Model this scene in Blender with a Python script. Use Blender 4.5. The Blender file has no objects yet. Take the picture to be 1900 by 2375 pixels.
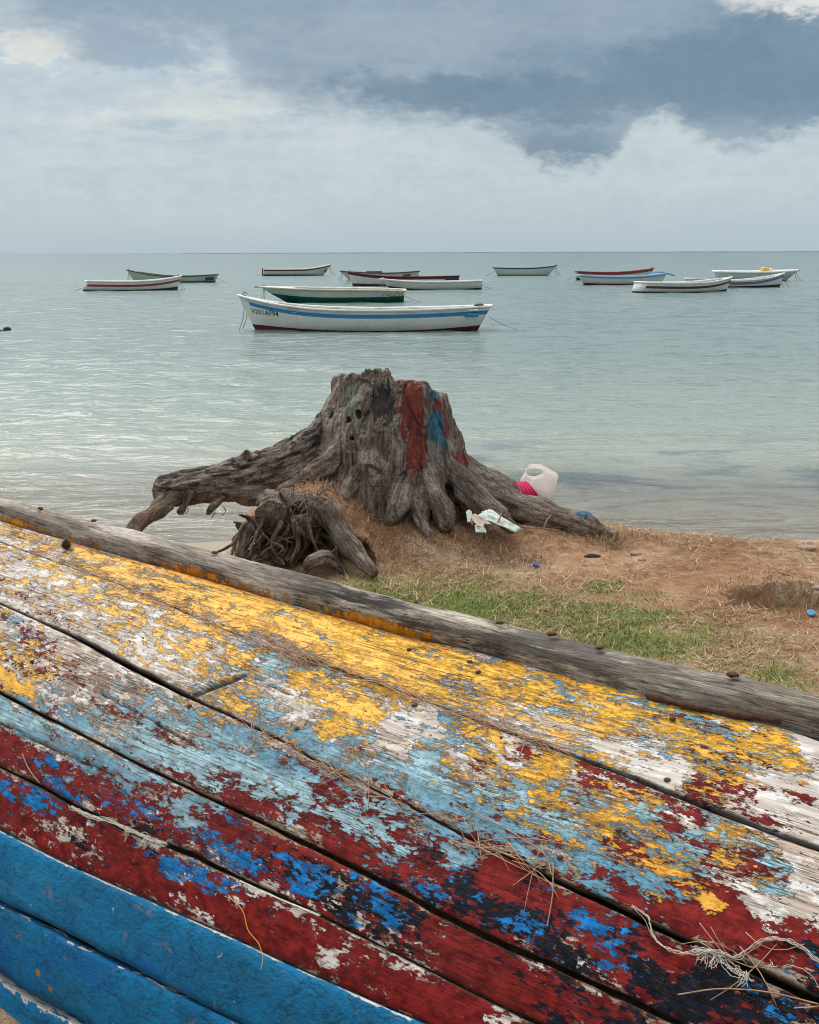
import bpy, math, random
import numpy as np
from mathutils import Vector, Matrix
random.seed(7); RNG = np.random.default_rng(11)
SC = bpy.context.scene
COL = SC.collection
R = math.radians

# ------------------------------------------------------------------ camera
FX, CX, CY = 2770.0, 950.0, 1187.5          # photograph is 1900 x 2375
PITCH = math.atan((CY - 584.5) / FX)
ROLL = 0.0029
CAMH = 2.2
_rt = np.array([1.0, 0, 0]); _up = np.array([0, math.sin(PITCH), math.cos(PITCH)])
FWD = np.array([0, math.cos(PITCH), -math.sin(PITCH)])
RT = _rt * math.cos(ROLL) - _up * math.sin(ROLL)
UP = _up * math.cos(ROLL) + _rt * math.sin(ROLL)
CAM = np.array([0, 0, CAMH])
def ray(px, py):
    return RT * ((px - CX) / FX) - UP * ((py - CY) / FX) + FWD
def P3(px, py, Y):
    r = ray(px, py); return CAM + r * (Y / r[1])
DK = 1900 / 1725.0
def D3(dx, dy, Y):
    return P3(dx * DK, dy * DK, Y)
def Dz(dx, dy, z):
    r = ray(dx * DK, dy * DK); return CAM + r * ((z - CAMH) / r[2])
def project(p):
    q = np.asarray(p) - CAM
    d = q @ FWD
    return CX + FX * (q @ RT) / d, CY - FX * (q @ UP) / d
cd = bpy.data.cameras.new('camera'); cam = bpy.data.objects.new('camera', cd); COL.objects.link(cam)
cd.sensor_fit = 'HORIZONTAL'; cd.sensor_width = 24.0; cd.lens = 24.0 * FX / 1900
cd.clip_end = 60000; cd.clip_start = 0.05
cam.matrix_world = Matrix((tuple([RT[0], UP[0], -FWD[0], 0]), tuple([RT[1], UP[1], -FWD[1], 0]),
                           tuple([RT[2], UP[2], -FWD[2], CAMH]), (0, 0, 0, 1)))
SC.camera = cam

# ------------------------------------------------------------------ numpy noise
_perm = RNG.permutation(256).astype(np.int64)
_perm = np.concatenate([_perm, _perm, _perm])
_g = RNG.normal(size=(256, 3)); _g /= np.linalg.norm(_g, axis=1)[:, None]
def perlin(p):
    p = np.asarray(p, float); i = np.floor(p).astype(np.int64); f = p - i; i &= 255
    u = f * f * f * (f * (f * 6 - 15) + 10)
    res = 0
    for dx in (0, 1):
        wx = u[..., 0] if dx else 1 - u[..., 0]
        for dy in (0, 1):
            wy = u[..., 1] if dy else 1 - u[..., 1]
            for dz in (0, 1):
                wz = u[..., 2] if dz else 1 - u[..., 2]
                h = _perm[_perm[_perm[(i[..., 0] + dx) & 255] + ((i[..., 1] + dy) & 255)] + ((i[..., 2] + dz) & 255)]
                g = _g[h]
                res = res + wx * wy * wz * (g[..., 0] * (f[..., 0] - dx) + g[..., 1] * (f[..., 1] - dy) + g[..., 2] * (f[..., 2] - dz))
    return res * 1.4
def fbm(p, octv=4, rough=0.5):
    p = np.asarray(p, float); s = 0; a = 1.0; t = 0
    for k in range(octv):
        s = s + a * perlin(p * (2.03 ** k) + 17.3 * k); t += a; a *= rough
    return s / t
def fbm2(x, y, sc, octv=4, seed=0.0, rough=0.5):
    return fbm(np.stack([x * sc, y * sc, np.full_like(x, seed)], -1), octv, rough)
def sstep(a, b, x):
    t = np.clip((x - a) / (b - a), 0, 1); return t * t * (3 - 2 * t)

# ------------------------------------------------------------------ object helpers
def tag(o, label=None, cat=None, group=None, kind=None):
    if label: o['label'] = label
    if cat: o['category'] = cat
    if group: o['group'] = group
    if kind: o['kind'] = kind
    return o
def link(name, me, mat=None, parent=None, smooth=True):
    o = bpy.data.objects.new(name, me); COL.objects.link(o)
    if mat is not None and len(me.materials) == 0: me.materials.append(mat)
    if smooth and len(me.polygons): me.polygons.foreach_set('use_smooth', [True] * len(me.polygons))
    if parent is not None: o.parent = parent
    return o
def mesh(name, v, faces, mat=None, parent=None, smooth=True, attrs=None, uv=None):
    """faces: (n,4) or (n,3) int array, list of such arrays, or python list"""
    me = bpy.data.meshes.new(name)
    v = np.asarray(v, np.float32)
    arrs = faces if isinstance(faces, list) and len(faces) and isinstance(faces[0], np.ndarray) else ([faces] if isinstance(faces, np.ndarray) else None)
    if arrs is None:
        me.from_pydata([tuple(map(float, q)) for q in v], [], [tuple(map(int, q)) for q in faces])
    else:
        arrs = [a for a in arrs if len(a)]
        tot = sum(a.size for a in arrs); nf = sum(len(a) for a in arrs)
        me.vertices.add(len(v)); me.vertices.foreach_set('co', v.ravel())
        me.loops.add(tot); me.polygons.add(nf)
        me.loops.foreach_set('vertex_index', np.concatenate([a.ravel() for a in arrs]).astype(np.int32))
        st = []; o = 0
        for a in arrs:
            st.append(o + np.arange(len(a)) * a.shape[1]); o += a.size
        me.polygons.foreach_set('loop_start', np.concatenate(st).astype(np.int32))
        me.update(calc_edges=True)
    if attrs:
        for k, a in attrs.items():
            a = np.asarray(a, np.float32)
            if a.ndim == 1:
                at = me.attributes.new(k, 'FLOAT', 'POINT'); at.data.foreach_set('value', a)
            else:
                at = me.attributes.new(k, 'FLOAT_VECTOR', 'POINT'); at.data.foreach_set('vector', a.ravel())
    me.validate()
    return link(name, me, mat, parent, smooth)
def empty(name, loc=(0, 0, 0), rz=0):
    o = bpy.data.objects.new(name, None); COL.objects.link(o); o.empty_display_size = 0.1
    o.location = loc; o.rotation_euler = (0, 0, rz); return o
def grid_faces(n, m, closed_m=False):
    i = np.arange(n - 1)[:, None]; j = np.arange(m if closed_m else m - 1)[None]
    a = i * m + j; b = i * m + (j + 1) % m; c = (i + 1) * m + (j + 1) % m; d = (i + 1) * m + j
    return np.stack([a, b, c, d], -1).reshape(-1, 4)
def frames(path):
    path = np.asarray(path, float); t = np.gradient(path, axis=0); t /= np.linalg.norm(t, axis=1)[:, None] + 1e-9
    n = np.cross(t[0], [0.13, 0.31, 0.94]); n /= np.linalg.norm(n); N = []
    for k in range(len(path)):
        n = n - t[k] * (n @ t[k]); n /= np.linalg.norm(n) + 1e-9; N.append(n.copy())
    N = np.array(N); return t, N, np.cross(t, N)
def spline(pts, n):
    pts = np.asarray(pts, float)
    d = np.r_[0, np.cumsum(np.linalg.norm(np.diff(pts[:, :3], axis=0), axis=1))]; d /= d[-1]
    t = np.linspace(0, 1, n); m = np.gradient(pts, d, axis=0)
    k = np.clip(np.searchsorted(d, t, side='right') - 1, 0, len(d) - 2)
    h = (d[k + 1] - d[k]); s = (t - d[k]) / h
    h = h[:, None]; s = s[:, None]
    return ((2 * s**3 - 3 * s**2 + 1) * pts[k] + (s**3 - 2 * s**2 + s) * h * m[k] + (-2 * s**3 + 3 * s**2) * pts[k + 1] + (s**3 - s**2) * h * m[k + 1])
def tube_arrays(path, rad, k=8, off=0):
    path = np.asarray(path, float); n = len(path); rad = np.broadcast_to(np.asarray(rad, float), (n,))
    t, N, B = frames(path); a = np.arange(k) * 2 * np.pi / k
    v = path[:, None] + rad[:, None, None] * (N[:, None] * np.cos(a)[None, :, None] + B[:, None] * np.sin(a)[None, :, None])
    v = v.reshape(-1, 3); f = grid_faces(n, k, True)
    v = np.vstack([v, path[:1], path[-1:]])
    c0 = np.array([[(j + 1) % k, j, n * k] for j in range(k)]); c1 = np.array([[(n - 1) * k + j, (n - 1) * k + (j + 1) % k, n * k + 1] for j in range(k)])
    return v, f + off, np.vstack([c0, c1]) + off
def multi_tube(name, lst, mat, parent=None, k=6):
    V = []; Q = []; T = []; o = 0
    for path, rad in lst:
        v, q, t = tube_arrays(path, rad, k, o); V.append(v); Q.append(q); T.append(t); o += len(v)
    return mesh(name, np.vstack(V), [np.vstack(Q), np.vstack(T)], mat, parent)
def box_arrays(c, s):
    c = np.asarray(c, float); s = np.asarray(s, float) / 2
    v = np.array([[x, y, z] for x in (-1, 1) for y in (-1, 1) for z in (-1, 1)]) * s + c
    f = np.array([[0, 1, 3, 2], [4, 6, 7, 5], [0, 4, 5, 1], [2, 3, 7, 6], [0, 2, 6, 4], [1, 5, 7, 3]])
    return v, f

# ------------------------------------------------------------------ node helpers
class NT:
    def __init__(s, tree): s.t = tree; s.n = tree.nodes; s.l = tree.links
    def new(s, typ, **kw):
        x = s.n.new(typ)
        for k, v in kw.items(): setattr(x, k, v)
        return x
    def put(s, sock, v):
        if isinstance(v, bpy.types.NodeSocket): s.l.new(v, sock)
        elif v is not None:
            if isinstance(v, (tuple, list)) and len(v) == 3 and sock.type == 'RGBA': v = (*v, 1)
            sock.default_value = v
    def m(s, op, a, b=None, c=None, clamp=False):
        x = s.new('ShaderNodeMath', operation=op); x.use_clamp = clamp
        for i, q in enumerate((a, b, c)):
            if q is not None: s.put(x.inputs[i], q)
        return x.outputs[0]
    def add(s, a, b): return s.m('ADD', a, b)
    def sub(s, a, b): return s.m('SUBTRACT', a, b)
    def mul(s, a, b): return s.m('MULTIPLY', a, b)
    def vm(s, op, a, b=None, sc=None):
        x = s.new('ShaderNodeVectorMath', operation=op); s.put(x.inputs[0], a)
        if b is not None: s.put(x.inputs[1], b)
        if sc is not None: s.put(x.inputs[3], sc)
        return x.outputs[0]
    def mixc(s, f, a, b, blend='MIX'):
        x = s.new('ShaderNodeMix', data_type='RGBA', blend_type=blend); s.put(x.inputs[0], f); s.put(x.inputs[6], a); s.put(x.inputs[7], b); return x.outputs[2]
    def mixf(s, f, a, b):
        x = s.new('ShaderNodeMix', data_type='FLOAT'); s.put(x.inputs[0], f); s.put(x.inputs[2], a); s.put(x.inputs[3], b); return x.outputs[0]
    def ss(s, a, b, v, t0=0.0, t1=1.0):
        x = s.new('ShaderNodeMapRange', interpolation_type='SMOOTHSTEP'); s.put(x.inputs[0], v); s.put(x.inputs[1], a); s.put(x.inputs[2], b); s.put(x.inputs[3], t0); s.put(x.inputs[4], t1); return x.outputs[0]
    def lin(s, a, b, v, t0=0.0, t1=1.0):
        x = s.new('ShaderNodeMapRange'); s.put(x.inputs[0], v); s.put(x.inputs[1], a); s.put(x.inputs[2], b); s.put(x.inputs[3], t0); s.put(x.inputs[4], t1); return x.outputs[0]
    def noise(s, vec, scale, detail=4, rough=0.5, dist=0.0, col=False):
        x = s.new('ShaderNodeTexNoise'); s.put(x.inputs['Vector'], vec); s.put(x.inputs['Scale'], scale); s.put(x.inputs['Detail'], detail); s.put(x.inputs['Roughness'], rough); s.put(x.inputs['Distortion'], dist)
        return x.outputs[1] if col else x.outputs[0]
    def voro(s, vec, scale, feature='F1', out=0):
        x = s.new('ShaderNodeTexVoronoi', feature=feature); s.put(x.inputs['Vector'], vec); s.put(x.inputs['Scale'], scale); return x.outputs[out]
    def ramp(s, f, stops, interp='LINEAR'):
        x = s.new('ShaderNodeValToRGB'); cr = x.color_ramp; cr.interpolation = interp
        while len(cr.elements) < len(stops): cr.elements.new(0.5)
        for e, (p, c) in zip(cr.elements, stops):
            e.position = p; e.color = (*c, 1) if len(c) == 3 else c
        s.put(x.inputs[0], f); return x.outputs[0]
    def attr(s, name, out='Fac'):
        x = s.new('ShaderNodeAttribute'); x.attribute_name = name; return x.outputs[out]
    def sep(s, v):
        x = s.new('ShaderNodeSeparateXYZ'); s.put(x.inputs[0], v); return x.outputs
    def com(s, x_, y_, z_):
        x = s.new('ShaderNodeCombineXYZ')
        for i, q in enumerate((x_, y_, z_)): s.put(x.inputs[i], q)
        return x.outputs[0]
    def pos(s): return s.new('ShaderNodeNewGeometry').outputs['Position']
    def obj(s): return s.new('ShaderNodeTexCoord').outputs['Object']
    def scale(s, v, sx, sy, sz): return s.vm('MULTIPLY', v, (sx, sy, sz))
    def bump(s, h, strength=0.5, dist=0.01, normal=None):
        x = s.new('ShaderNodeBump'); s.put(x.inputs['Strength'], strength); s.put(x.inputs['Distance'], dist); s.put(x.inputs['Height'], h)
        if normal is not None: s.put(x.inputs['Normal'], normal)
        return x.outputs[0]
def material(name):
    m = bpy.data.materials.new(name); m.use_nodes = True; t = m.node_tree; t.nodes.clear(); nt = NT(t)
    out = nt.new('ShaderNodeOutputMaterial'); b = nt.new('ShaderNodeBsdfPrincipled'); t.links.new(b.outputs[0], out.inputs[0])
    nt.out = out; nt.b = b; return m, nt
def setb(nt, color=None, rough=None, normal=None, spec=None, metal=None, trans=None, alpha=None):
    for k, v in (('Base Color', color), ('Roughness', rough), ('Normal', normal), ('Specular IOR Level', spec), ('Metallic', metal), ('Transmission Weight', trans), ('Alpha', alpha)):
        if v is not None: nt.put(nt.b.inputs[k], v)
def srgb(r, g, b):
    f = lambda c: (c / 255 / 12.92) if c / 255 <= .04045 else ((c / 255 + .055) / 1.055) ** 2.4
    return (f(r), f(g), f(b))
_pm = {}
def plain(name, col, rough=0.6, var=0.25, scale=20.0, bump=0.3, bd=0.004, spec=0.4, dirt=None):
    """simple painted / natural material with noise variation"""
    if name in _pm: return _pm[name]
    m, nt = material(name); p = nt.obj()
    n = nt.noise(p, scale, 6, 0.6)
    c = nt.mixc(nt.lin(0.3, 0.7, n), tuple(x * (1 - var) for x in col), tuple(min(1, x * (1 + var)) for x in col))
    if dirt:
        c = nt.mixc(nt.mul(nt.ss(0.52, 0.68, nt.noise(p, scale * 0.35, 6, 0.65)), 0.6), c, dirt)
    n2 = nt.noise(p, scale * 4, 4, 0.6)
    setb(nt, c, nt.lin(0.2, 0.8, n2, rough - 0.08, rough + 0.08), nt.bump(nt.add(n, nt.mul(n2, 0.4)), bump, bd), spec)
    _pm[name] = m; return m
# ------------------------------------------------------------------ light and sky
SUN_AZ, SUN_EL = R(-34), R(50)             # azimuth from +y towards +x
world = bpy.data.worlds.new('World'); SC.world = world; world.use_nodes = True
wt = world.node_tree; wt.nodes.clear(); w = NT(wt)
wo = w.new('ShaderNodeOutputWorld')
sky = w.new('ShaderNodeTexSky'); sky.sky_type = 'NISHITA'; sky.sun_disc = False
sky.sun_elevation = SUN_EL; sky.sun_rotation = SUN_AZ; sky.air_density = 1.2; sky.dust_density = 2.0
bg1 = w.new('ShaderNodeBackground'); w.put(bg1.inputs[0], sky.outputs[0]); bg1.inputs[1].default_value = 0.1
dirv = w.new('ShaderNodeTexCoord').outputs['Generated']
dx, dy, dz = w.sep(dirv)
az = w.mul(w.m('ARCTAN2', dx, dy), 25.15)           # in units of about 2.3 degrees
el = w.mul(w.m('ARCSINE', dz), 25.15)
uv = w.com(az, el, 0.0)
n1 = w.noise(w.scale(uv, 0.35, 0.75, 1), 1.0, 4, 0.58, 0.0, col=True)
n2 = w.noise(w.scale(uv, 0.16, 0.55, 1), 1.0, 3, 0.55, 0.0, col=True)
n3 = w.noise(w.scale(w.vm('ADD', uv, (31., 7., 3.)), 0.8, 1.7, 1), 1.0, 6, 0.62, 0.0, col=True)
n4 = w.noise(w.scale(w.vm('ADD', uv, (3., 17., 9.)), 2.6, 5.2, 1), 1.0, 4, 0.6, 0.0, col=True)
d1, d2, d3 = w.sep(n4)
a1, a2, a3 = w.sep(n1); b1, b2, b3 = w.sep(n2); c1, c2, c3 = w.sep(n3)
# lower edge of the dark cloud deck as a height over azimuth
pts = [(-900, 150), (-400, 120), (0, 78), (150, 104), (400, 108), (500, 124), (530, 186), (640, 226), (750, 240), (900, 270), (1000, 285), (1050, 312), (1095, 356), (1160, 374), (1240, 362), (1288, 338), (1305, 288), (1375, 268), (1425, 305), (1480, 326), (1600, 316), (1725, 300), (1950, 280), (2600, 180)]
LO, HI = -1000.0, 2700.0
stops = [((x - LO) / (HI - LO), ((530 - y) / 600.0,) * 3) for x, y in pts]
warp = w.mul(w.sub(c1, 0.5), 0.5)
azw = w.add(az, warp)
edge = w.mul(w.ramp(w.lin((LO - 862) / 100, (HI - 862) / 100, azw), stops), 6.0)
dn = w.add(w.sub(el, edge), w.add(w.mul(w.sub(a1, 0.5), 0.5), w.add(w.mul(w.sub(c2, 0.5), 0.9), w.mul(w.sub(d1, 0.5), 0.8))))
soft = w.ss(2.5, -2.5, az)
dark = w.ss(w.mixf(soft, -0.20, -0.62), w.mixf(soft, 0.32, 0.50), dn)
uvw = w.vm('ADD', uv, w.com(w.add(w.mul(w.sub(a2, 0.5), 0.7), w.mul(w.sub(c1, 0.5), 1.4)), w.add(w.mul(w.sub(c3, 0.5), 1.0), w.mul(w.sub(d2, 0.5), 0.9)), 0.0))
def blob(x, y, rx, ry):
    t = w.new('ShaderNodeVectorMath', operation='MULTIPLY_ADD'); w.put(t.inputs[0], uvw)
    t.inputs[1].default_value = (100 / rx, 100 / ry, 0); t.inputs[2].default_value = (-(x - 862) / rx, -(530 - y) / ry, 0)
    d = w.new('ShaderNodeVectorMath', operation='DOT_PRODUCT'); w.put(d.inputs[0], t.outputs[0]); w.put(d.inputs[1], t.outputs[0])
    return w.ss(1.6, 0.15, d.outputs['Value'])
far = w.ss(0.0, 1.2, el)
base = w.ramp(w.lin(0.0, 6.5, w.add(el, w.mul(w.sub(b1, .5), 1.0))), [(0, srgb(173, 190, 200)), (0.2, srgb(184, 198, 206)), (0.5, srgb(188, 200, 207)), (1, srgb(178, 192, 202))])
base = w.mixc(w.mul(w.mul(w.ss(0.47, 0.66, b2), w.ss(0.9, 2.2, el)), 0.55), base, srgb(176, 191, 202))
base = w.mixc(w.mul(w.ss(0.52, 0.66, a3), w.mul(far, 0.22)), base, srgb(203, 210, 212))
wisp = w.noise(w.scale(w.vm('ADD', uv, (11., 5., 21.)), 0.55, 1.9, 1), 1.0, 6, 0.66, 0.0)
base = w.mixc(w.mul(w.mul(w.ss(0.49, 0.60, wisp), w.ss(1.6, 2.8, el)), w.ss(1.5, -2.5, az, 0.15, 0.75)), base, srgb(160, 178, 192))
base = w.mixc(w.mul(w.mul(w.ss(0.50, 0.38, wisp), w.ss(1.8, 2.8, el)), w.ss(1.5, -3.0, az, 0.1, 0.5)), base, srgb(211, 215, 213))
base = w.mixc(w.mul(blob(300, 392, 170, 20), 0.5), base, srgb(172, 189, 201))
base = w.mixc(w.mul(blob(890, 372, 110, 30), 0.4), base, srgb(180, 193, 203))
base = w.mixc(w.mul(blob(60, 240, 170, 60), 0.7), base, srgb(176, 191, 203))
base = w.mixc(w.mul(blob(300, 215, 260, 40), 0.75), base, srgb(178, 192, 203))
base = w.mixc(w.mul(blob(170, 150, 140, 30), 0.75), base, srgb(218, 218, 211))
base = w.mixc(w.mul(blob(470, 240, 150, 30), 0.45), base, srgb(210, 213, 211))
base = w.mixc(w.mul(blob(330, 142, 135, 46), 0.95), base, srgb(146, 165, 182))
base = w.mixc(w.mul(blob(1400, 300, 130, 45), 0.25), base, srgb(205, 211, 212))
deck = w.mixc(w.ss(0.36, 0.66, w.add(w.mul(b3, .6), w.mul(a1, .4))), srgb(117, 141, 161), srgb(154, 170, 183))
deck = w.mixc(w.mul(blob(950, 235, 380, 52), 0.75), deck, srgb(96, 124, 148))
deck = w.mixc(w.mul(blob(1520, 190, 330, 85), 0.75), deck, srgb(101, 128, 151))
deck = w.mixc(w.mul(blob(1170, 330, 120, 40), 0.6), deck, srgb(106, 131, 153))
deck = w.mixc(w.mul(blob(880, 110, 260, 50), 0.65), deck, srgb(150, 164, 178))
deck = w.mixc(w.mul(blob(1300, 70, 200, 80), 0.5), deck, srgb(142, 159, 175))
deck = w.mixc(w.mul(blob(380, 40, 420, 50), 0.85), deck, srgb(134, 155, 171))
deck = w.mixc(w.mul(blob(20, 40, 140, 80), 0.6), deck, srgb(182, 196, 206))
deck = w.mixc(w.mul(blob(1610, 52, 150, 44), 1.0), deck, srgb(216, 217, 215))
skyc = w.mixc(dark, base, deck)
skyc = w.mixc(w.mul(w.ss(0.2, 1.2, el), 0.8), skyc, w.vm('SCALE', skyc, sc=w.add(1.0, w.add(w.mul(w.sub(c2, .5), .30), w.mul(w.sub(d3, .5), .26)))))
# overhead and behind: broken bright overcast
over = w.ss(5.0, 14.0, el)
hi = w.mixc(w.ss(0.35, 0.65, w.noise(dirv, 2.2, 3, 0.55)), (0.98, 1.04, 1.12), (1.42, 1.45, 1.48))
skyc = w.mixc(over, skyc, hi)
# glow of the veiled sun on the cloud around it
sd = (math.sin(SUN_AZ) * math.cos(SUN_EL), math.cos(SUN_AZ) * math.cos(SUN_EL), math.sin(SUN_EL))
dp = w.new('ShaderNodeVectorMath', operation='DOT_PRODUCT'); w.put(dp.inputs[0], dirv); dp.inputs[1].default_value = sd
skyc = w.mixc(w.mul(w.ss(0.55, 1.0, dp.outputs['Value']), over), skyc, (1.7, 1.66, 1.58))
skyc = w.mixc(w.mul(w.ss(0.15, -0.45, dy), w.ss(0.85, 0.45, dz)), skyc, (0.46, 0.49, 0.51))   # added darkening of the unseen sky behind the viewer, cuts light from there
skyc = w.mixc(w.ss(0.0, -0.6, el), skyc, (0.25, 0.28, 0.28))
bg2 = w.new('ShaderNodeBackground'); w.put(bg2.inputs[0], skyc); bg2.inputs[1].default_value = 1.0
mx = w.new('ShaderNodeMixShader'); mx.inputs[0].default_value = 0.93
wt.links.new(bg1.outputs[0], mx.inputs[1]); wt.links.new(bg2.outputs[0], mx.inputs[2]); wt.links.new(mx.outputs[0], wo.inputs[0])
sl = bpy.data.lights.new('sun', 'SUN'); sl.energy = 2.3; sl.angle = R(35); sl.color = (1.0, 0.95, 0.88)
so = bpy.data.objects.new('sun', sl); COL.objects.link(so)
so.rotation_euler = Vector(sd).to_track_quat('Z', 'Y').to_euler()
so.location = (-8, 10, 14)
SC.view_settings.view_transform = 'Standard'; SC.view_settings.look = 'None'; SC.view_settings.exposure = 0.13; SC.view_settings.gamma = 1
SC.render.engine = 'CYCLES'
try:
    SC.cycles.use_denoising = True; SC.cycles.pixel_filter_type = 'BLACKMAN_HARRIS'; SC.cycles.filter_width = 1.05; SC.cycles.max_bounces = 5; SC.cycles.diffuse_bounces = 2; SC.cycles.use_adaptive_sampling = True; SC.cycles.adaptive_threshold = 0.02; world.cycles.sampling_method = 'NONE'; SC.cycles.transparent_max_bounces = 12
    SC.cycles.sample_clamp_indirect = 4
except Exception: pass

# ------------------------------------------------------------------ ground
def axis(lo, hi, step, far_lo, far_hi):
    a = list(np.arange(lo, hi + 1e-6, step)); s = step; v = a[-1]; up = []
    while v < far_hi: s *= 1.3; v += s; up.append(v)
    s = step; v = a[0]; dn = []
    while v > far_lo: s *= 1.3; v -= s; dn.append(v)
    return np.array(dn[::-1] + a + up)
CREST = ([-3, -1.25, -0.95, -0.5, 0.3, 1.0, 1.4, 2.4, 4, 8], [6.2, 6.35, 6.75, 7.6, 7.9, 7.7, 7.25, 6.95, 6.8, 6.7])
def ground_z(x, y):
    yc = np.interp(x, *CREST) + 0.10 * fbm2(x, y, 1.3, 3, 5.0)
    land = 0.50 + 0.035 * fbm2(x, y, 0.8, 4, 1.0) + 0.02 * fbm2(x, y, 6.0, 3, 2.0)
    land = land - 0.16 * sstep(3.9, 2.7, y)
    # low mound round the stump
    land = land + 0.14 * np.exp(-(((x + 0.05) / 0.75) ** 2 + ((y - 7.15) / 0.45) ** 2)) + 0.05 * np.exp(-(((x - .9) / .6) ** 2 + ((y - 7.0) / .25) ** 2))
    # eroded pit at the right
    px_, py_ = Dz(1735, 1268, 0.5)[:2]
    w_ = 0.13 * fbm2(x, y, 5.0, 3, 9.0)
    d = np.sqrt(((x - px_) / 0.46) ** 2 + ((y - py_ + 0.02) / 0.30) ** 2) + 3.2 * w_ + 0.35 * fbm2(x, y, 14.0, 3, 19.0)
    back = sstep(-0.3, 0.25, (y - py_) / 0.34)
    pit = 0.12 * sstep(1.05, 0.55 + 0.36 * 1, d) * back + 0.13 * sstep(1.1, 0.3, d) * (1 - back)
    land = land - pit
    beach = np.interp(y, [5, 6.6, 7.4, 8.3, 8.9, 12, 16, 40, 300], [0.36, 0.28, 0.17, 0.06, 0.0, -0.16, -0.42, -1.6, -3.0]) + 0.012 * fbm2(x, y, 0.9, 3, 3.0)
    t = sstep(-0.06, 0.42, y - yc)
    return land * (1 - t) + beach * t
gx = axis(-4.2, 5.0, 0.028, -9000, 9000); gy = axis(1.2, 10.0, 0.026, -60, 12000)
GX, GY = np.meshgrid(gx, gy)
gxx, gyy = GX.ravel(), GY.ravel()
gz = ground_z(gxx, gyy)
def green_amount(x, y):
    """grass cover in the photograph, by position on the ground"""
    px, py = project(np.stack([x, y, np.full_like(x, 0.5)], -1)); d_x, d_y = px / DK, py / DK
    g = np.zeros_like(x)
    for cx, cy, rx, ry, a in ((870, 1265, 180, 56, .9), (1050, 1285, 220, 58, 1.0), (1250, 1325, 250, 66, 1.0), (1400, 1350, 210, 50, .9), (980, 1235, 140, 36, .7), (880, 1185, 95, 26, .7), (1260, 1240, 80, 26, .55), (1370, 1262, 90, 26, .55), (1640, 1425, 110, 46, .65), (640, 1190, 130, 18, .55), (1180, 1232, 90, 22, .45), (1540, 1390, 130, 30, .5), (960, 1200, 90, 24, .55), (1590, 1300, 70, 18, .4), (1500, 1650, 420, 150, .7)):
        g = np.maximum(g, a * np.exp(-((d_x - cx) / rx) ** 2 - ((d_y - cy) / ry) ** 2))
    near = (y > 0) & (y < 9)
    g = np.where(near, g, 0.2)
    return np.clip(g * (1 + 1.2 * fbm2(x, y, 2.6, 4, 21.0)) + 0.12 * fbm2(x, y, 7.0, 2, 22.0), 0, 1)
ggreen = green_amount(gxx, gyy)
def bare_amount(x, y):
    px, py = project(np.stack([x, y, np.full_like(x, 0.5)], -1)); d_x, d_y = px / DK, py / DK; g = np.zeros_like(x)
    for cx, cy, rx, ry, a in ((1330, 1180, 170, 30, 1.), (1460, 1215, 140, 34, .9), (1560, 1270, 110, 34, .7), (1180, 1165, 90, 18, .6), (1690, 1275, 60, 30, .9)): g = np.maximum(g, a * np.exp(-((d_x - cx) / rx) ** 2 - ((d_y - cy) / ry) ** 2))
    return np.where((y > 0) & (y < 9), np.clip(g * (1 + 1.0 * fbm2(x, y, 3.0, 3, 61.)), 0, 1), 0)
gbare = bare_amount(gxx, gyy)
m_ground, nt = material('ground_soil')
P = nt.pos(); X_, Y_, Z_ = nt.sep(P)
gA = nt.attr('green')
nA = nt.noise(P, 1.6, 7, 0.6); nB = nt.noise(P, 14, 7, 0.65); nC = nt.noise(P, 90, 5, 0.65)
soil = nt.ramp(nt.add(nt.mul(nA, .55), nt.mul(nB, .45)), [(0.34, (0.11, 0.052, 0.028)), (0.46, (0.25, 0.125, 0.066)), (0.55, (0.33, 0.185, 0.105)), (0.66, (0.41, 0.27, 0.17))])
straw = nt.ramp(nt.add(nt.mul(nC, .6), nt.mul(nB, .4)), [(0.34, (0.11, 0.07, 0.04)), (0.48, (0.32, 0.22, 0.132)), (0.62, (0.52, 0.41, 0.27))])
c = nt.mixc(nt.sub(nt.ss(0.42, 0.60, nt.noise(nt.vm('ADD', P, (4., 9., 0.)), 2.3, 6, 0.65)), nt.mul(nt.attr('bare'), .8)), soil, straw)
grn = nt.ramp(nC, [(0.34, (0.04, 0.06, 0.015)), (0.52, (0.15, 0.175, 0.05)), (0.68, (0.28, 0.26, 0.11))])
c = nt.mixc(nt.ss(0.25, 0.75, nt.add(gA, nt.mul(nt.sub(nB, .5), .5))), c, grn)
sand = nt.ramp(nt.add(nt.mul(nt.noise(P, 3, 6, .6), .5), nt.mul(nC, .5)), [(0.3, (0.33, 0.27, 0.205)), (0.7, (0.47, 0.40, 0.32))])
c = nt.mixc(nt.ss(0.33, 0.20, nt.add(Z_, nt.mul(nt.sub(nA, .5), .1))), c, sand)
wet = nt.ss(0.07, 0.0, Z_)
c = nt.mixc(nt.mul(wet, .35), c, (0.30, 0.255, 0.20))
h = nt.add(nt.mul(nB, 1.0), nt.mul(nC, .55))
setb(nt, c, 0.9, nt.bump(h, 0.9, 0.022), 0.2)
ground = mesh('ground', np.stack([gxx, gyy, gz], -1), grid_faces(len(gy), len(gx)), m_ground, attrs={'green': ggreen, 'bare': gbare})
tag(ground, kind='structure')

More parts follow.
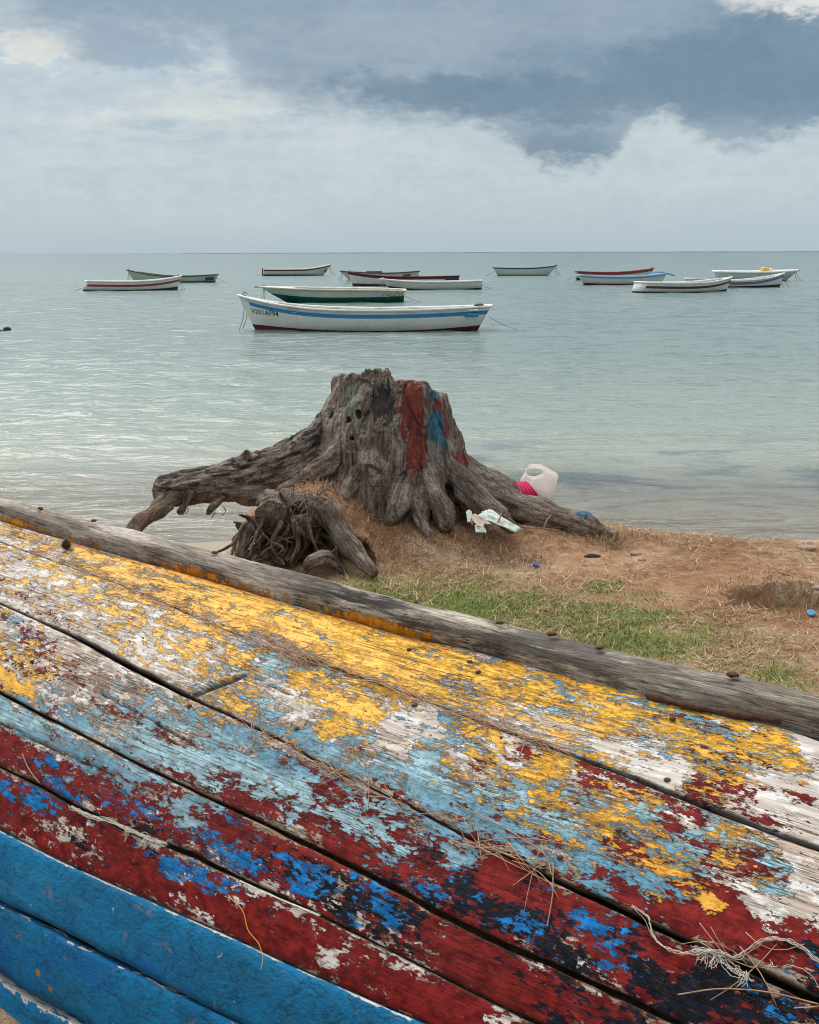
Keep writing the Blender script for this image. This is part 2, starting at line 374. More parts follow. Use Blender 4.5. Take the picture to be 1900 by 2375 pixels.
# ------------------------------------------------------------------ water
rows = [7.9]
while rows[-1] < 30000:
    y0 = rows[-1]; rows.append(y0 + max(0.035, min(y0 * 0.0042, 0.0042 * 90) if y0 < 90 else (y0 - 90) * 0.06 + 0.38))
rows = np.array(rows)
th = np.concatenate([-np.geomspace(6, 0.46, 14), np.linspace(-0.44, 0.44, 420), np.geomspace(0.46, 6, 14)])
WX = rows[:, None] * th[None]; WY = np.broadcast_to(rows[:, None], WX.shape)
wx, wy = WX.ravel().astype(float), WY.ravel().astype(float)
spacing = np.broadcast_to(np.gradient(rows)[:, None], WX.shape).ravel()
spx = np.maximum(spacing, wy * 0.0021)
wz = np.zeros_like(wx)
gust = 0.65 + 0.5 * fbm2(wx, wy * 2.2, 0.05, 3, 40.0)
for k in range(70):
    lam = math.exp(RNG.uniform(math.log(0.22), math.log(3.2)))
    ang = RNG.normal(0.15, 0.62)                   # waves run towards the beach
    kx, ky = math.sin(ang) * 2 * math.pi / lam, math.cos(ang) * 2 * math.pi / lam
    ph = RNG.uniform(0, 6.28)
    amp = 0.0036 * lam ** 0.62
    fade = sstep(2.2, 5.0, lam / spx)
    arg = kx * wx + ky * wy + ph + 1.5 * math.sin(k * 1.7) * 0.4
    wz += amp * fade * np.sin(arg)
wz = wz * np.clip(gust, 0.25, 1.4) + 0.006 * fbm2(wx, wy * 1.8, 1.1, 3, 44.0) * sstep(120, 40, wy)
wz *= 0.30 + 0.70 * sstep(8.6, 13, wy)
depth = -(np.interp(wy, [5, 6.6, 7.4, 8.3, 8.9, 12, 16, 40, 300], [0.36, 0.28, 0.17, 0.06, 0.0, -0.16, -0.42, -1.6, -3.0]))
m_water, nt = material('sea_water')
P = nt.pos(); X_, Y_, Z_ = nt.sep(P)
dep = nt.attr('depth')
big = nt.noise(nt.scale(P, 0.05, 0.12, 1), 1.0, 5, 0.6, 0.3)
col = nt.ramp(nt.add(nt.lin(0.0, 3.0, dep), nt.mul(nt.sub(big, .5), .16)), [(0.0, (0.36, 0.34, 0.275)), (0.06, (0.27, 0.295, 0.24)), (0.16, (0.20, 0.255, 0.22)), (0.34, (0.135, 0.195, 0.180)), (1.0, (0.10, 0.160, 0.158))])
# weed beds seen through the shallow water at the right
wn = nt.noise(nt.scale(P, 0.55, 1.0, 1), 1.0, 6, 0.62, 0.4)
zone = nt.mul(nt.mul(nt.ss(9.6, 10.6, Y_), nt.ss(15.5, 12.5, Y_)), nt.ss(-0.6, 1.0, X_))
weed = nt.mul(nt.ss(0.50, 0.62, wn), zone)
col = nt.mixc(nt.mul(weed, 0.75), col, (0.06, 0.095, 0.125))
r1 = nt.noise(nt.scale(P, 3.4, 6.5, 1), 1.0, 4, 0.6, 0.4)
r2 = nt.noise(nt.scale(P, 0.9, 1.9, 1), 1.0, 5, 0.62, 0.3)
r3 = nt.noise(nt.scale(P, 0.10, 0.42, 1), 1.0, 5, 0.6, 0.2)
h = nt.add(nt.mul(r1, nt.ss(45, 9, Y_, 0.0, 0.036)), nt.add(nt.mul(r2, nt.ss(160, 25, Y_, 0.05, 0.12)), nt.mul(r3, nt.ss(20, 120, Y_, 0.02, 0.42))))
nrm = nt.bump(h, 1.0, 1.0)
setb(nt, col, nt.ss(8, 140, Y_, 0.10, 0.24), nrm, 0.5)
nt.b.inputs['IOR'].default_value = 1.333
tr = nt.new('ShaderNodeBsdfTransparent'); tr.inputs[0].default_value = (0.93, 0.97, 0.95, 1)
gl = nt.new('ShaderNodeBsdfGlossy'); gl.inputs['Roughness'].default_value = 0.06; nt.put(gl.inputs['Normal'], nrm)
fr = nt.new('ShaderNodeFresnel'); fr.inputs[0].default_value = 1.333; nt.put(fr.inputs['Normal'], nrm)
thin = nt.new('ShaderNodeMixShader'); nt.put(thin.inputs[0], fr.outputs[0]); nt.l.new(tr.outputs[0], thin.inputs[1]); nt.l.new(gl.outputs[0], thin.inputs[2])
mxs = nt.new('ShaderNodeMixShader'); nt.put(mxs.inputs[0], nt.ss(-0.01, 0.26, dep)); nt.l.new(thin.outputs[0], mxs.inputs[1]); nt.l.new(nt.b.outputs[0], mxs.inputs[2])
nt.l.new(mxs.outputs[0], nt.out.inputs[0])
sea = mesh('sea_water', np.stack([wx, wy, wz], -1), grid_faces(len(rows), len(th)), m_water, attrs={'depth': depth})
tag(sea, kind='structure')
# low reef and surf line on the horizon
rf = []
for k in range(90):
    xx = -430 + k * 26.0
    hgt = 0.9 + 0.9 * abs(math.sin(k * 1.9)) * abs(math.sin(k * .37))
    rf.append((xx, hgt))
V = []; F = []
for k, (xx, hh) in enumerate(rf):
    V += [(xx, 2300, -0.5), (xx, 2306, hh), (xx, 2330, hh * .8), (xx, 2345, -0.5)]
V = np.array(V); F = grid_faces(len(rf), 4)
reef = mesh('reef', V, F, plain('reef_rock', (0.075, 0.12, 0.13), 0.8, .3, 0.05))
tag(reef, kind='structure')
# ------------------------------------------------------------------ the overturned boat in the foreground
KEELPX = [(0, 1148), (215, 1205), (507, 1279), (950, 1393), (1159, 1441), (1390, 1499), (1693, 1560), (1900, 1608)]
SEAMPX = [
 [(0, 1205), (110, 1246), (237, 1284), (385, 1331), (551, 1375), (771, 1436), (950, 1477), (1170, 1518), (1380, 1565), (1611, 1637), (1809, 1678), (1900, 1714)],
 [(0, 1255), (55, 1276), (275, 1353), (440, 1425), (633, 1507), (743, 1535), (950, 1612), (1088, 1664), (1302, 1741), (1435, 1791), (1611, 1862), (1776, 1926), (1900, 1967)],
 [(0, 1400), (33, 1414), (182, 1480), (308, 1549), (430, 1612), (551, 1667), (661, 1722), (743, 1771), (950, 1870), (1115, 1956), (1280, 2039), (1418, 2100), (1556, 2166), (1666, 2215), (1776, 2262), (1900, 2325)],
 [(0, 1607), (83, 1651), (182, 1700), (330, 1777), (468, 1843), (578, 1893), (688, 1948), (826, 2014), (950, 2079), (1099, 2160), (1225, 2215), (1335, 2262), (1446, 2314), (1572, 2375)],
 [(0, 1780), (99, 1827), (171, 1871), (297, 1926), (452, 1986), (551, 2036), (743, 2124), (950, 2228), (1088, 2298), (1198, 2353), (1253, 2375)],
 [(0, 1926), (138, 1997), (275, 2058), (385, 2107), (512, 2163), (661, 2234), (826, 2306), (950, 2358)],
 [(0, 2096), (116, 2152), (231, 2212), (330, 2262), (424, 2311), (556, 2375)],
 [(0, 2267), (83, 2322), (187, 2375)]]
ZT = 1.35; HR = 1.0; H0 = R(8)
_r = ray(*KEELPX[0]); KA = (CAM + _r * ((ZT - CAMH) / _r[2]))[:2]
_r = ray(*KEELPX[-1]); KB = (CAM + _r * ((ZT - CAMH) / _r[2]))[:2]
KU = (KB - KA) / np.linalg.norm(KB - KA); KN = np.array([-KU[1], KU[0]])
if KN @ (-KA) < 0: KN = -KN
_ka, _kz = [], []
for p in KEELPX:
    r_ = ray(*p); P_ = CAM + r_ * ((KN @ KA) / (KN @ r_[:2])); _ka.append(KU @ (P_[:2] - KA)); _kz.append(P_[2])
A0, A1 = -1.15, 4.25
def keel_z(a): return np.interp(a, _ka, _kz) + 0.03 * sstep(0, -1.15, a) ** 2 * 3
def taper(a): return (0.10 + 0.90 * sstep(A0 - 0.35, 0.15, a) ** 0.75) * (1 - 0.22 * sstep(3.3, 4.6, a))
def FD(b):
    x = np.clip(b + HR * math.sin(H0), -0.9995 * HR, 0.9995 * HR)
    return HR * math.cos(H0) - np.sqrt(HR * HR - x * x)
def hull_pt(a, b, off=0.0):
    """point on the planking: a along the keel, b outwards (signed), off along the surface normal"""
    a = np.asarray(a, float); b = np.asarray(b, float); s = np.where(b < 0, -1.0, 1.0); bb = np.abs(b)
    x = np.clip(bb + HR * math.sin(H0), 0, 0.9995 * HR); sl = x / np.sqrt(HR * HR - x * x); nl = np.sqrt(1 + sl * sl)
    tp = taper(a)
    lat = (bb + off * sl / nl) * tp; z = keel_z(a) - 0.06 - FD(bb) * (0.55 + 0.45 * np.minimum(1, tp + .1)) + off / nl
    xy = KA + a[..., None] * KU + (lat * s)[..., None] * KN
    return np.concatenate([xy, z[..., None]], -1)
_ts = np.linspace(0.8, 7, 9000)
def hull_hit(px, py):
    """where a line of sight meets the planking -> (a, b)"""
    r_ = ray(px, py); Q = CAM + r_ * _ts[:, None]; a = (Q[:, :2] - KA) @ KU; b = (Q[:, :2] - KA) @ KN
    b2 = b / taper(a)
    z = keel_z(a) - 0.06 - FD(b2)
    i = np.where((Q[:, 2] < z) & (b2 > -.05) & (b2 < 0.93))[0]
    return (a[i[0]], b2[i[0]]) if len(i) else (float('nan'), float('nan'))
SEAMS = []
for sm in SEAMPX:
    h = np.array([hull_hit(*p) for p in sm]); h = h[~np.isnan(h[:, 0])]; SEAMS.append(h)
def seam_b(k, a):
    h = SEAMS[k]; o = np.argsort(h[:, 0]); x, y = h[o, 0], h[o, 1]
    c = np.polyfit(x, y, 1); lo = np.polyval(c, x[0]); hi = np.polyval(c, x[-1])
    f = np.interp(a, x, y)
    f = f + np.where(a < x[0], 0.5 * c[0] * (a - x[0]), 0) + np.where(a > x[-1], 0.5 * c[0] * (a - x[-1]), 0)
    return f
def smooth1(y, n):
    k = np.hanning(n + 2)[1:-1]; k /= k.sum(); return np.convolve(np.pad(y, n // 2, mode='edge'), k, mode='same')[n // 2:-(n // 2)]
ALINE = np.concatenate([np.linspace(A0, -0.15, 60, endpoint=False), np.linspace(-0.15, 3.6, 900, endpoint=False), np.linspace(3.6, A1, 40)])
SB = [smooth1(seam_b(k, ALINE), 31) for k in range(8)]
SB[0] = np.clip(SB[0], 0.044, 0.056)
SB.append(np.full_like(ALINE, 0.915))
for k in range(1, 9): SB[k] = np.minimum(np.maximum(SB[k], SB[k - 1] + 0.022), 0.915 - 0.002 * (8 - k))

# paint coverage, read off the photograph: (px, py, Yellow, Lightblue, deepBlue, Red, blacK, White primer)
PAINT = """
40 1235 45 5 0 5 0 70;110 1265 50 5 0 5 0 60;250 1310 70 10 0 5 0 45;330 1350 72 10 0 5 0 45;450 1390 82 15 0 5 0 40;560 1440 86 20 0 5 0 40;700 1470 88 25 0 5 0 40;
820 1520 90 40 0 5 0 30;900 1540 90 45 0 5 0 25;1000 1570 80 50 0 5 0 40;1100 1590 70 50 0 5 0 50;1080 1560 84 40 0 5 0 30;1200 1600 74 40 0 5 0 50;1210 1665 38 20 0 5 0 92;1190 1640 50 30 0 5 0 70;1330 1640 66 60 0 10 0 50;
1260 1715 60 20 0 5 0 92;1310 1725 72 30 0 5 0 80;1400 1660 66 50 0 10 0 50;1440 1740 20 8 0 3 0 97;1350 1700 34 20 0 3 0 95;1500 1690 66 55 0 15 0 60;1600 1720 60 45 0 30 0 50;1560 1790 15 10 0 5 0 96;1520 1750 30 25 0 5 0 90;
1650 1790 55 40 0 70 0 50;1620 1830 40 30 0 85 0 50;1700 1740 58 45 0 30 0 60;1790 1740 60 30 0 15 0 70;1850 1770 66 20 0 10 0 60;1820 1830 10 2 0 20 0 93;1860 1850 5 2 0 34 0 92;1880 1910 3 2 0 15 0 96;1890 1750 5 3 0 2 0 95;1750 1860 10 2 0 25 0 95;
30 1330 30 5 0 15 0 85;150 1370 42 5 0 12 0 80;90 1400 26 5 0 16 0 88;300 1430 55 8 0 8 0 75;220 1460 28 6 0 14 0 92;330 1520 35 5 0 10 0 92;400 1560 30 8 0 5 0 94;420 1500 50 10 0 5 0 80;500 1470 56 18 0 5 0 70;550 1560 52 45 0 5 0 60;
600 1490 35 65 0 5 0 60;660 1530 22 82 0 5 0 40;480 1620 45 40 0 10 0 70;570 1640 55 55 0 15 0 50;640 1620 15 30 0 5 0 95;690 1635 30 30 0 5 0 92;760 1580 62 45 0 5 0 50;700 1590 66 40 0 5 0 50;830 1640 80 40 0 5 0 50;760 1690 70 45 0 10 0 50;850 1700 66 45 0 10 0 60;
930 1700 12 15 0 4 0 97;1000 1680 14 15 0 4 0 97;890 1720 20 20 0 4 0 94;1060 1660 50 45 0 10 0 70;1050 1760 45 60 0 5 0 60;1110 1750 62 45 0 45 0 50;1140 1720 55 35 0 40 0 60;1200 1720 25 15 0 30 0 94;1190 1690 15 15 0 10 0 96;1170 1770 40 25 0 20 0 80;1250 1790 62 40 0 20 0 40;1300 1820 60 40 0 25 0 40;1420 1815 30 15 0 45 0 85;1380 1790 45 30 0 45 0 70;
1180 1840 30 75 0 20 0 30;1300 1860 55 60 0 25 0 30;1400 1870 52 60 0 30 0 30;1000 1760 10 85 0 15 0 30;900 1770 15 80 0 18 0 30;800 1740 20 80 0 15 0 30;1000 1830 8 88 0 30 0 30;1130 1900 15 85 0 40 0 30;1250 1930 25 80 0 40 0 30;700 1690 25 75 0 15 0 30;620 1680 25 75 0 15 0 40;
1350 1990 30 74 0 50 0 30;1500 1950 42 55 0 70 0 30;1500 1890 40 45 0 70 0 60;1580 1900 10 10 0 60 0 93;1550 2010 45 55 0 75 0 20;1640 1960 35 50 0 65 0 60;1700 1990 55 45 0 50 0 40;1725 2020 12 10 0 30 0 96;1780 2000 40 60 0 50 0 40;1800 2050 40 75 0 50 0 30;1600 2080 30 45 0 92 0 20;1660 2090 48 20 0 92 0 20;
1500 2080 18 40 0 92 5 20;1420 2040 14 50 0 85 10 20;1700 2130 2 4 0 97 5 10;1560 2130 4 10 5 95 12 10;1640 2160 2 3 5 96 10 10;1840 2110 5 10 0 10 0 96;1790 2120 4 5 0 20 0 96;1860 2060 5 10 0 10 0 96;1880 2000 3 3 0 8 0 97;1870 2190 2 5 25 70 50 20;1890 2260 0 3 45 60 70 10;1780 2210 0 3 5 96 15 10;1850 1960 3 3 0 15 0 97;1850 2150 2 3 0 60 10 70;
20 1450 22 25 0 30 0 80;60 1530 45 8 0 50 0 75;30 1580 82 8 0 30 0 60;110 1540 40 5 0 35 0 80;150 1500 10 10 0 20 0 70;180 1560 8 25 0 15 0 45;250 1590 6 25 0 12 0 40;130 1640 12 55 0 25 0 60;320 1650 8 50 0 25 0 40;400 1690 6 55 0 30 0 40;220 1680 6 70 0 20 0 60;
350 1720 3 80 0 20 0 40;500 1750 2 86 0 22 0 40;600 1780 2 88 0 20 0 30;460 1690 2 70 0 30 0 30;700 1830 2 80 0 55 0 30;850 1890 3 80 0 60 0 30;480 1820 0 65 0 70 0 30;560 1860 0 50 2 85 0 30;650 1890 0 45 2 90 0 40;720 1935 0 20 2 60 0 30;780 1960 0 25 5 92 5 30;
900 1960 0 45 2 92 10 20;850 1930 0 55 2 88 5 20;1000 2000 2 25 10 92 30 10;960 1900 2 78 0 60 5 20;1060 1960 2 70 0 60 10 20;1050 2060 2 20 12 80 60 10;1130 2030 2 15 5 95 15 10;1200 2080 2 6 8 96 20 10;1280 2080 2 12 8 95 20 10;1010 2080 0 10 48 70 50 20;960 2050 0 15 35 85 30 20;1100 2110 0 6 18 80 70 10;1200 2140 0 3 35 70 75 10;1260 2160 0 3 35 70 70 20;1350 2140 0 6 28 88 30 20;
1420 2200 0 4 45 85 40 30;1300 2200 0 2 20 60 60 60;1500 2260 0 2 10 75 75 20;1450 2280 0 2 12 80 60 30;1560 2230 0 2 8 92 30 20;1650 2290 0 1 8 70 85 10;1600 2320 0 1 6 85 70 10;1750 2300 0 1 20 60 85 10;1850 2330 0 1 40 70 75 10;1700 2350 0 1 10 92 40 10;1800 2375 0 1 40 80 50 10;
30 1645 0 88 0 15 0 50;150 1740 0 88 0 15 0 50;70 1690 0 92 0 8 0 50;250 1760 0 84 0 30 0 50;20 1730 0 15 12 92 0 30;60 1755 0 30 20 90 0 30;110 1785 0 20 50 88 0 30;170 1790 3 35 30 88 0 30;230 1800 0 55 5 85 0 30;330 1830 0 62 5 80 0 30;240 1850 3 10 30 85 5 50;300 1870 0 25 35 85 5 40;
440 1890 0 60 10 78 0 30;400 1950 0 15 15 90 10 40;480 1960 0 15 45 75 15 60;530 1960 0 25 50 75 15 40;550 1920 0 12 20 92 15 20;620 1960 0 5 15 92 20 20;600 2025 0 5 55 75 50 20;680 2040 0 3 55 70 65 20;650 2000 0 5 35 85 40 30;760 2060 0 2 50 60 75 20;850 2080 0 2 45 70 75 20;800 2110 0 2 28 55 80 40;920 2130 0 2 45 60 80 20;
860 2150 0 2 15 65 40 75;960 2180 0 1 8 80 40 75;1030 2200 0 1 3 95 15 40;1080 2230 0 1 2 96 10 30;1150 2255 0 1 4 88 20 60;1230 2260 0 1 8 60 30 85;1280 2310 0 1 4 90 15 60;1200 2310 0 1 3 94 10 40;1380 2310 0 1 8 88 50 30;1450 2350 0 1 6 80 70 20;1330 2360 0 1 3 90 40 30;
20 1830 0 2 40 90 10 30;80 1850 0 3 68 85 10 30;120 1875 0 3 60 85 10 30;20 1880 0 1 8 95 15 30;50 1910 0 1 4 85 10 70;90 1920 0 1 3 65 5 90;170 1925 0 1 5 60 25 80;240 1950 0 1 3 75 10 85;210 1920 0 1 8 80 45 50;290 1980 0 1 6 92 20 40;340 1950 0 1 30 80 30 40;
420 2010 0 2 70 80 20 30;480 2045 0 2 62 80 20 40;560 2060 0 2 45 75 20 60;350 2050 0 0 3 94 5 50;430 2075 0 0 3 72 5 92;300 2040 0 0 2 96 5 60;500 2100 0 0 3 85 5 85;560 2080 0 0 4 75 10 90;610 2055 0 0 8 40 5 97;660 2090 0 0 10 55 10 97;590 2150 0 0 1 98 5 40;540 2170 0 0 1 98 5 40;680 2150 0 0 1 95 8 60;740 2130 0 0 1 60 5 97;
780 2200 0 0 1 66 5 97;700 2210 0 0 1 97 5 50;850 2230 0 0 1 60 5 96;820 2270 0 0 1 92 5 70;900 2290 0 0 1 94 5 60;1000 2290 0 0 1 80 5 90;960 2330 0 0 1 90 5 80;1050 2350 0 0 1 85 15 85;1120 2330 0 0 1 90 10 70;1150 2365 0 0 1 50 5 96
"""
_pt = np.array([[float(q) for q in s.split()] for s in PAINT.replace('\n', '').split(';') if s.strip()])
def paint_at(px, py):
    """coverage of each coat by inverse distance over the hand-read samples"""
    px = np.clip(px, -40, 1940); py = np.clip(py, 1180, 2420)
    out = np.zeros((len(px), 6)); ws = np.zeros(len(px))
    c, s = math.cos(0.42), math.sin(0.42)
    for row in _pt:
        dx_, dy_ = px - row[0], py - row[1]
        u = (dx_ * c + dy_ * s) / 1.35; v = -dx_ * s + dy_ * c
        wgt = 1 / (u * u + v * v + 160.0) ** 2.5
        out += wgt[:, None] * row[2:8]; ws += wgt
    return out / ws[:, None] / 100 * np.array([.92, .86, .97, .97, 1.0, 1.0])
m_paint, nt = material('peeling_hull_paint')
uvm = nt.new('ShaderNodeUVMap').outputs[0]
u_, v_, _ = nt.sep(uvm)
q1 = nt.com(nt.mul(u_, 0.40), v_, 0.0)
q2 = nt.com(nt.add(nt.mul(u_, 0.42), 7.3), nt.add(v_, 3.1), 0.0)
def twoscale(q, s1, s2):
    a = nt.noise(q, s1, 3, 0.6, 0.3, col=True); b = nt.noise(q, s2, 5, 0.72, 0.25, col=True)
    v = nt.vm('ADD', nt.vm('SCALE', nt.vm('SUBTRACT', a, (.5, .5, .5)), sc=0.72), nt.vm('SCALE', nt.vm('SUBTRACT', b, (.5, .5, .5)), sc=0.80))
    return nt.sep(nt.vm('ADD', v, (.5, .5, .5)))
NA = twoscale(q1, 24.0, 95.0); NB_ = twoscale(q2, 21.0, 88.0)
fine = nt.noise(nt.com(nt.mul(u_, 0.6), v_, 3.), 150.0, 5, 0.7)
pa = nt.sep(nt.attr('paint_a', 'Vector')); pb = nt.sep(nt.attr('paint_b', 'Vector'))
grain = nt.noise(nt.com(nt.mul(u_, 4.0), nt.mul(v_, 120.0), 0.0), 1.0, 7, 0.62, 0.6)
grain2 = nt.noise(nt.com(nt.mul(u_, 14.0), nt.mul(v_, 420.0), 2.0), 1.0, 4, 0.65, 0.3)
tone = nt.noise(nt.com(nt.mul(u_, 1.6), nt.mul(v_, 7.0), 4.0), 1.0, 6, 0.6)
gg = nt.add(nt.mul(grain, .6), nt.mul(grain2, .4))
wood = nt.ramp(gg, [(0.30, (0.13, 0.105, 0.085)), (0.42, (0.34, 0.30, 0.26)), (0.52, (0.52, 0.475, 0.43)), (0.7, (0.66, 0.62, 0.575))])
wood = nt.mixc(nt.ss(0.42, 0.68, tone), wood, nt.mixc(1.0, wood, (0.80, 0.66, 0.56), 'MULTIPLY'))
woodd = nt.mixc(1.0, wood, (0.62, 0.53, 0.46), 'MULTIPLY')
def coat(cov, n, sp=0.92):
    """mask and rim of one coat of paint for a coverage and a noise"""
    hc = nt.sub(0.5, cov); t = nt.add(0.5, nt.add(nt.mul(hc, 0.23), nt.mul(nt.m('MULTIPLY', nt.mul(hc, hc), hc), 1.25)))
    nn = nt.add(n, nt.mul(nt.sub(fine, 0.5), 0.16))
    d = nt.sub(nn, t)
    mk = nt.ss(-0.005, 0.007, d)
    rim = nt.mul(nt.ss(-0.034, -0.006, d), nt.ss(0.010, 0.0, d))
    return mk, rim, d
layers = []
mW, rW, dW = coat(pb[2], NB_[0]); mR, rR, dR = coat(pb[0], NB_[1]); mK, rK, dK = coat(pb[1], NB_[2])
mL, rL, dL = coat(pa[1], NA[1]); mB, rB, dB = coat(pa[2], NA[2]); mY, rY, dY = coat(pa[0], NA[0])
var = nt.noise(nt.com(nt.mul(u_, 0.7), v_, 9.0), 38.0, 6, 0.65)
def tint(c, k=0.35, c2=None):
    lo = tuple(x * (1 - k) for x in c); hi = c2 or tuple(min(1, x * (1 + k * .7)) for x in c)
    return nt.mixc(nt.ss(0.34, 0.66, var), lo, hi)
C = woodd
C = nt.mixc(mW, C, wood)
C = nt.mixc(nt.mul(mW, nt.ss(0.50, 0.60, nt.noise(q2, 33.0, 7, .65))), C, (0.66, 0.65, 0.63))
C = nt.mixc(mR, C, tint((0.135, 0.008, 0.010), .4, (0.22, 0.018, 0.016)))
C = nt.mixc(mK, C, tint((0.004, 0.005, 0.008), .4, (0.009, 0.012, 0.024)))
C = nt.mixc(mL, C, nt.mixc(nt.ss(0.42, 0.60, tone), tint((0.075, 0.235, 0.34), .35), tint((0.27, 0.45, 0.51), .3)))
C = nt.mixc(mB, C, tint((0.0, 0.125, 0.40), .35, (0.012, 0.22, 0.56)))
yel = nt.mixc(nt.attr('orange'), tint((0.80, 0.385, 0.010), .24, (0.88, 0.47, 0.022)), tint((0.58, 0.17, 0.008), .45, (0.74, 0.27, 0.010)))
C = nt.mixc(mY, C, yel)
rim = nt.m('MAXIMUM', nt.m('MAXIMUM', rY, nt.mul(rL, nt.sub(1.0, mY))), nt.m('MAXIMUM', nt.mul(nt.mul(rR, nt.sub(1.0, mL)), nt.sub(1.0, mY)), nt.mul(rB, nt.sub(1.0, mY))))
C = nt.mixc(nt.mul(rim, nt.ss(0.40, 0.56, fine, 0.15, 0.85)), C, (0.05, 0.035, 0.03))
# grime in the grain, fine splits
splits = nt.noise(nt.com(nt.mul(u_, 2.6), nt.mul(v_, 95.0), 5.0), 1.0, 5, 0.6, 0.5)
spl = nt.mul(nt.ss(0.018, 0.004, nt.m('ABSOLUTE', nt.sub(splits, 0.5))), nt.ss(0.44, 0.56, tone))
C = nt.mixc(nt.mul(spl, 0.85), C, (0.035, 0.026, 0.02))
C = nt.mixc(nt.mul(nt.ss(0.60, 0.72, nt.noise(q1, 60.0, 5, .7)), 0.35), C, (0.11, 0.08, 0.06))
darken = nt.attr('darken')
C = nt.mixc(nt.mul(darken, nt.ss(0.35, 0.6, nt.add(darken, nt.mul(nt.sub(fine, .5), 1.2)))), C, (0.06, 0.045, 0.035))
hgt = nt.add(nt.add(nt.mul(mY, 1.0), nt.mul(nt.m('MAXIMUM', mL, mB), 0.8)), nt.add(nt.mul(nt.m('MAXIMUM', mR, mK), 0.7), nt.mul(mW, 0.3)))
curl = nt.add(nt.mul(nt.ss(0.05, 0.0, nt.m('ABSOLUTE', dY)), 0.5), nt.mul(nt.ss(0.05, 0.0, nt.m('ABSOLUTE', dL)), 0.4))
hgt = nt.add(nt.add(hgt, curl), nt.add(nt.mul(gg, 1.5), nt.add(nt.mul(var, 0.25), nt.mul(fine, 0.8))))
hgt = nt.sub(hgt, nt.mul(spl, 1.6))
anyp = nt.m('MAXIMUM', nt.m('MAXIMUM', mY, mL), nt.m('MAXIMUM', mR, mB))
setb(nt, C, nt.sub(nt.mixf(anyp, 0.70, 0.44), nt.mul(nt.sub(fine, .5), -0.3)), nt.bump(hgt, 1.0, 0.0020), nt.mixf(nt.m('MAXIMUM', nt.m('MAXIMUM', mY, mL), nt.mul(mW, nt.sub(1.0, nt.m('MAXIMUM', mR, mK)))), 0.05, 0.36))

m_blue, nt = material('blue_hull_paint')
uvm = nt.new('ShaderNodeUVMap').outputs[0]; u_, v_, _ = nt.sep(uvm)
q = nt.com(nt.mul(u_, 0.6), v_, 0.0)
n1 = nt.noise(q, 6.0, 7, 0.6); n2 = nt.noise(nt.com(nt.mul(u_, 0.8), v_, 2.), 60.0, 7, 0.68, .4); n3 = nt.noise(q, 170.0, 4, 0.65)
n4 = nt.sep(nt.noise(nt.com(nt.mul(u_, 0.7), v_, 5.), 24.0, 8, 0.66, .5, col=True))
C = nt.mixc(nt.ss(0.35, 0.65, n1), (0.0015, 0.110, 0.245), (0.003, 0.165, 0.350))
C = nt.mixc(nt.mul(nt.ss(0.50, 0.72, nt.noise(q, 11.0, 6, .6)), .5), C, (0.012, 0.10, 0.15))
C = nt.mixc(nt.mul(nt.ss(0.60, 0.68, nt.noise(nt.com(nt.mul(u_, .5), v_, 8.), 3.0, 3, .5)), .45), C, (0.0, 0.085, 0.37))
sc_ = nt.noise(nt.com(nt.mul(u_, 3.0), nt.mul(v_, 30.0), 6.0), 1.0, 6, .65)
C = nt.mixc(nt.mul(nt.ss(.54, .68, sc_), .35), C, (0.05, 0.22, 0.36))
ys = nt.mul(nt.ss(0.57, 0.62, n4[0]), nt.ss(0.50, 0.60, nt.noise(nt.com(u_, nt.mul(v_, 2.0), 1.), 5.0, 4, .6)))
C = nt.mixc(nt.mul(ys, nt.attr('ochre')), C, (0.42, 0.19, 0.02))
C = nt.mixc(nt.ss(0.68, 0.70, n4[1]), C, (0.55, 0.52, 0.48))
C = nt.mixc(nt.mul(nt.ss(0.58, 0.66, n2), 0.6), C, (0.004, 0.045, 0.09))
edge_ = nt.attr('chip')
C = nt.mixc(nt.ss(0.55, 0.60, nt.add(nt.mul(edge_, .42), nt.mul(nt.sub(n4[2], .3), .95))), C, (0.60, 0.56, 0.52))
setb(nt, C, nt.lin(.3, .7, n2, 0.46, 0.66), nt.bump(nt.add(nt.add(nt.mul(n2, 2.4), nt.mul(n1, 1.5)), nt.add(nt.mul(n3, .8), nt.mul(nt.ss(.52, .58, n4[2]), .8))), 1.0, 0.0030), 0.13)

m_keel, nt = material('weathered_keel_wood')
uvm = nt.new('ShaderNodeUVMap').outputs[0]; u_, v_, _ = nt.sep(uvm)
gr = nt.noise(nt.com(nt.mul(u_, 9.0), nt.mul(v_, 110.0), 0.0), 1.0, 7, .68, .9); g2 = nt.noise(nt.com(nt.mul(u_, 2.2), nt.mul(v_, 9.0), 3.0), 1.0, 6, .6)
g3 = nt.noise(nt.com(nt.mul(u_, 30.0), nt.mul(v_, 200.0), 0.0), 1.0, 4, .6)
C = nt.ramp(nt.add(nt.mul(gr, .62), nt.mul(g3, .38)), [(0.30, (0.08, 0.067, 0.056)), (0.42, (0.26, 0.225, 0.185)), (0.50, (0.42, 0.37, 0.31)), (0.63, (0.58, 0.53, 0.46))])
C = nt.mixc(nt.mul(nt.ss(0.45, 0.60, g2), .75), C, nt.mixc(1.0, C, (0.46, 0.42, 0.39), 'MULTIPLY'))
C = nt.mixc(nt.mul(nt.ss(0.43, 0.53, nt.noise(nt.com(nt.mul(u_, 2.2), nt.mul(v_, 12.), 11.), 1.0, 6, .7)), nt.attr('char_dark')), C, (0.022, 0.018, 0.016))
on = nt.sep(nt.noise(nt.com(nt.mul(u_, .7), v_, 1.), 42.0, 7, .78, .4, col=True))
cov = nt.attr('orange')
om = nt.ss(-.01, .02, nt.sub(on[0], nt.add(.5, nt.mul(nt.sub(.5, cov), .6))))
